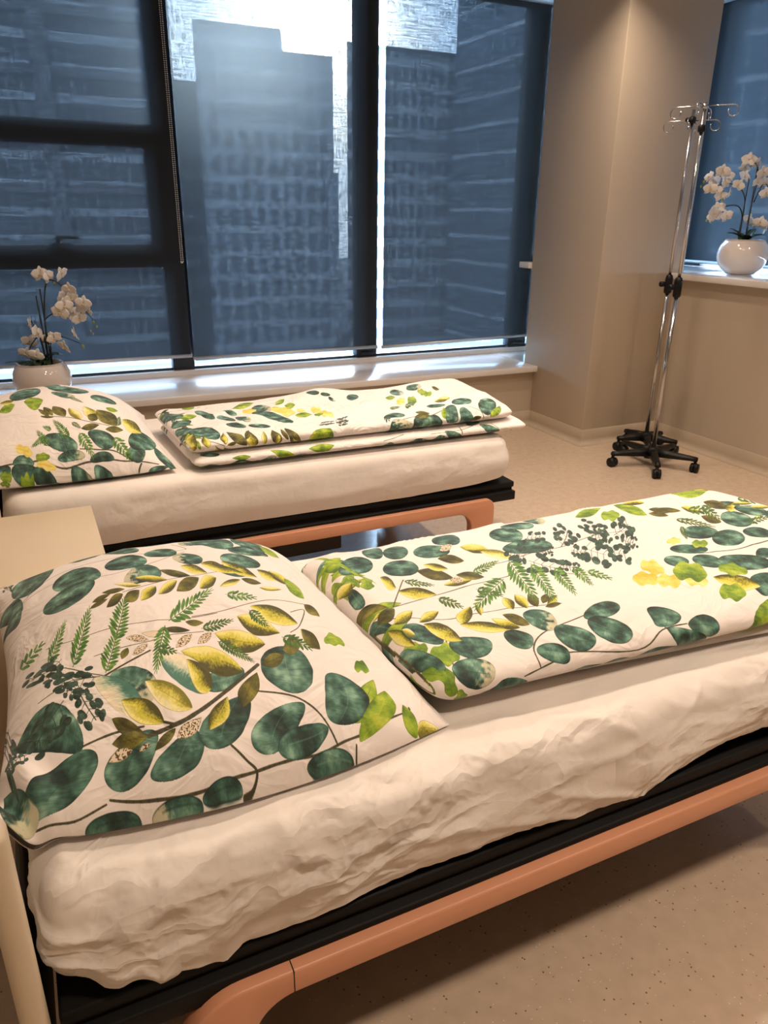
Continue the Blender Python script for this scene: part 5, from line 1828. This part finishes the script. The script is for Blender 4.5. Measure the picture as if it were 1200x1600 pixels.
wd = bpy.data.worlds.new('sky'); scene.world = wd; wd.use_nodes = True
nt = wd.node_tree; nt.nodes.clear()
out = nt.nodes.new('ShaderNodeOutputWorld'); bg = nt.nodes.new('ShaderNodeBackground')
tc = nt.nodes.new('ShaderNodeTexCoord')
nrm = nt.nodes.new('ShaderNodeVectorMath'); nrm.operation = 'NORMALIZE'; nt.links.new(tc.outputs['Generated'], nrm.inputs[0])
sep = nt.nodes.new('ShaderNodeSeparateXYZ'); nt.links.new(nrm.outputs[0], sep.inputs[0])
ramp = nt.nodes.new('ShaderNodeValToRGB')
mr = nt.nodes.new('ShaderNodeMapRange'); mr.inputs['From Min'].default_value = -.1; mr.inputs['From Max'].default_value = 1
nt.links.new(sep.outputs[2], mr.inputs['Value']); nt.links.new(mr.outputs['Result'], ramp.inputs['Fac'])
e = ramp.color_ramp.elements
e[0].position = 0; e[0].color = (.40, .62, .92, 1); e[1].position = 1; e[1].color = (.10, .26, .62, 1)
k = ramp.color_ramp.elements.new(.28); k.color = (.30, .58, 1.0, 1)
cn = nt.nodes.new('ShaderNodeTexNoise'); cn.inputs['Scale'].default_value = 5; cn.inputs['Detail'].default_value = 6
nt.links.new(nrm.outputs[0], cn.inputs['Vector'])
cr = nt.nodes.new('ShaderNodeValToRGB'); cr.color_ramp.elements[0].position = .46; cr.color_ramp.elements[1].position = .66
nt.links.new(cn.outputs['Fac'], cr.inputs['Fac'])
mix = nt.nodes.new('ShaderNodeMix'); mix.data_type = 'RGBA'
nt.links.new(cr.outputs['Color'], mix.inputs[0]); nt.links.new(ramp.outputs['Color'], mix.inputs[6]); mix.inputs[7].default_value = (1.0, 1.0, 1.0, 1)
# haze around the low sun
dot = nt.nodes.new('ShaderNodeVectorMath'); dot.operation = 'DOT_PRODUCT'
sd = Vector(SUN).normalized(); dot.inputs[1].default_value = sd
nt.links.new(nrm.outputs[0], dot.inputs[0])
def lobe(p, s):
    mx_ = nt.nodes.new('ShaderNodeMath'); mx_.operation = 'MAXIMUM'; mx_.inputs[1].default_value = 0
    pw_ = nt.nodes.new('ShaderNodeMath'); pw_.operation = 'POWER'; pw_.inputs[1].default_value = p
    ml_ = nt.nodes.new('ShaderNodeMath'); ml_.operation = 'MULTIPLY'; ml_.inputs[1].default_value = s
    nt.links.new(dot.outputs['Value'], mx_.inputs[0]); nt.links.new(mx_.outputs[0], pw_.inputs[0]); nt.links.new(pw_.outputs[0], ml_.inputs[0])
    return ml_.outputs[0]
ad = nt.nodes.new('ShaderNodeMath'); ad.operation = 'ADD'
nt.links.new(lobe(500, SUN_A), ad.inputs[0]); nt.links.new(lobe(40, SUN_B), ad.inputs[1])
hz_ = nt.nodes.new('ShaderNodeMix'); hz_.data_type = 'RGBA'; hz_.blend_type = 'ADD'; hz_.inputs[0].default_value = 1
sc_ = nt.nodes.new('ShaderNodeVectorMath'); sc_.operation = 'SCALE'; sc_.inputs[0].default_value = (1.0, .95, .88)
nt.links.new(ad.outputs[0], sc_.inputs['Scale'])
sk = nt.nodes.new('ShaderNodeVectorMath'); sk.operation = 'SCALE'; sk.inputs['Scale'].default_value = SKY
nt.links.new(mix.outputs[2], sk.inputs[0])
fin = nt.nodes.new('ShaderNodeVectorMath'); fin.operation = 'ADD'
nt.links.new(sk.outputs[0], fin.inputs[0]); nt.links.new(sc_.outputs[0], fin.inputs[1])
nt.links.new(fin.outputs[0], bg.inputs['Color']); bg.inputs['Strength'].default_value = 1
nt.links.new(bg.outputs[0], out.inputs['Surface'])

# ================================================================ CAMERA
cam = bpy.data.cameras.new('camera'); co = bpy.data.objects.new('camera', cam); C.objects.link(co)
cam.sensor_fit = 'VERTICAL'; cam.sensor_height = 36.0; cam.sensor_width = 27.0
cam.lens = 1170.0 / 1600 * 36.0
cam.clip_start = .02; cam.clip_end = 500
pit, rol, yaw = .37827631, .01328557, .44701084
fw = Vector((math.sin(yaw) * math.cos(pit), math.cos(yaw) * math.cos(pit), -math.sin(pit)))
rt = Vector((math.cos(yaw), -math.sin(yaw), 0)); up = rt.cross(fw)
r2 = rt * math.cos(rol) + up * math.sin(rol); u2 = -rt * math.sin(rol) + up * math.cos(rol)
co.matrix_world = Matrix(((r2.x, u2.x, -fw.x, 0), (r2.y, u2.y, -fw.y, 0), (r2.z, u2.z, -fw.z, 1.5), (0, 0, 0, 1)))
scene.camera = co

scene.view_settings.view_transform = 'Standard'; scene.view_settings.look = 'None'
scene.view_settings.gamma = 1; scene.view_settings.use_curve_mapping = False
scene.view_settings.exposure = -0.07
cy = scene.cycles
cy.use_denoising = True
cy.max_bounces = 8; cy.diffuse_bounces = 4; cy.glossy_bounces = 3; cy.transmission_bounces = 4; cy.transparent_max_bounces = 16
cy.caustics_reflective = False; cy.caustics_refractive = False
cy.sample_clamp_indirect = 6
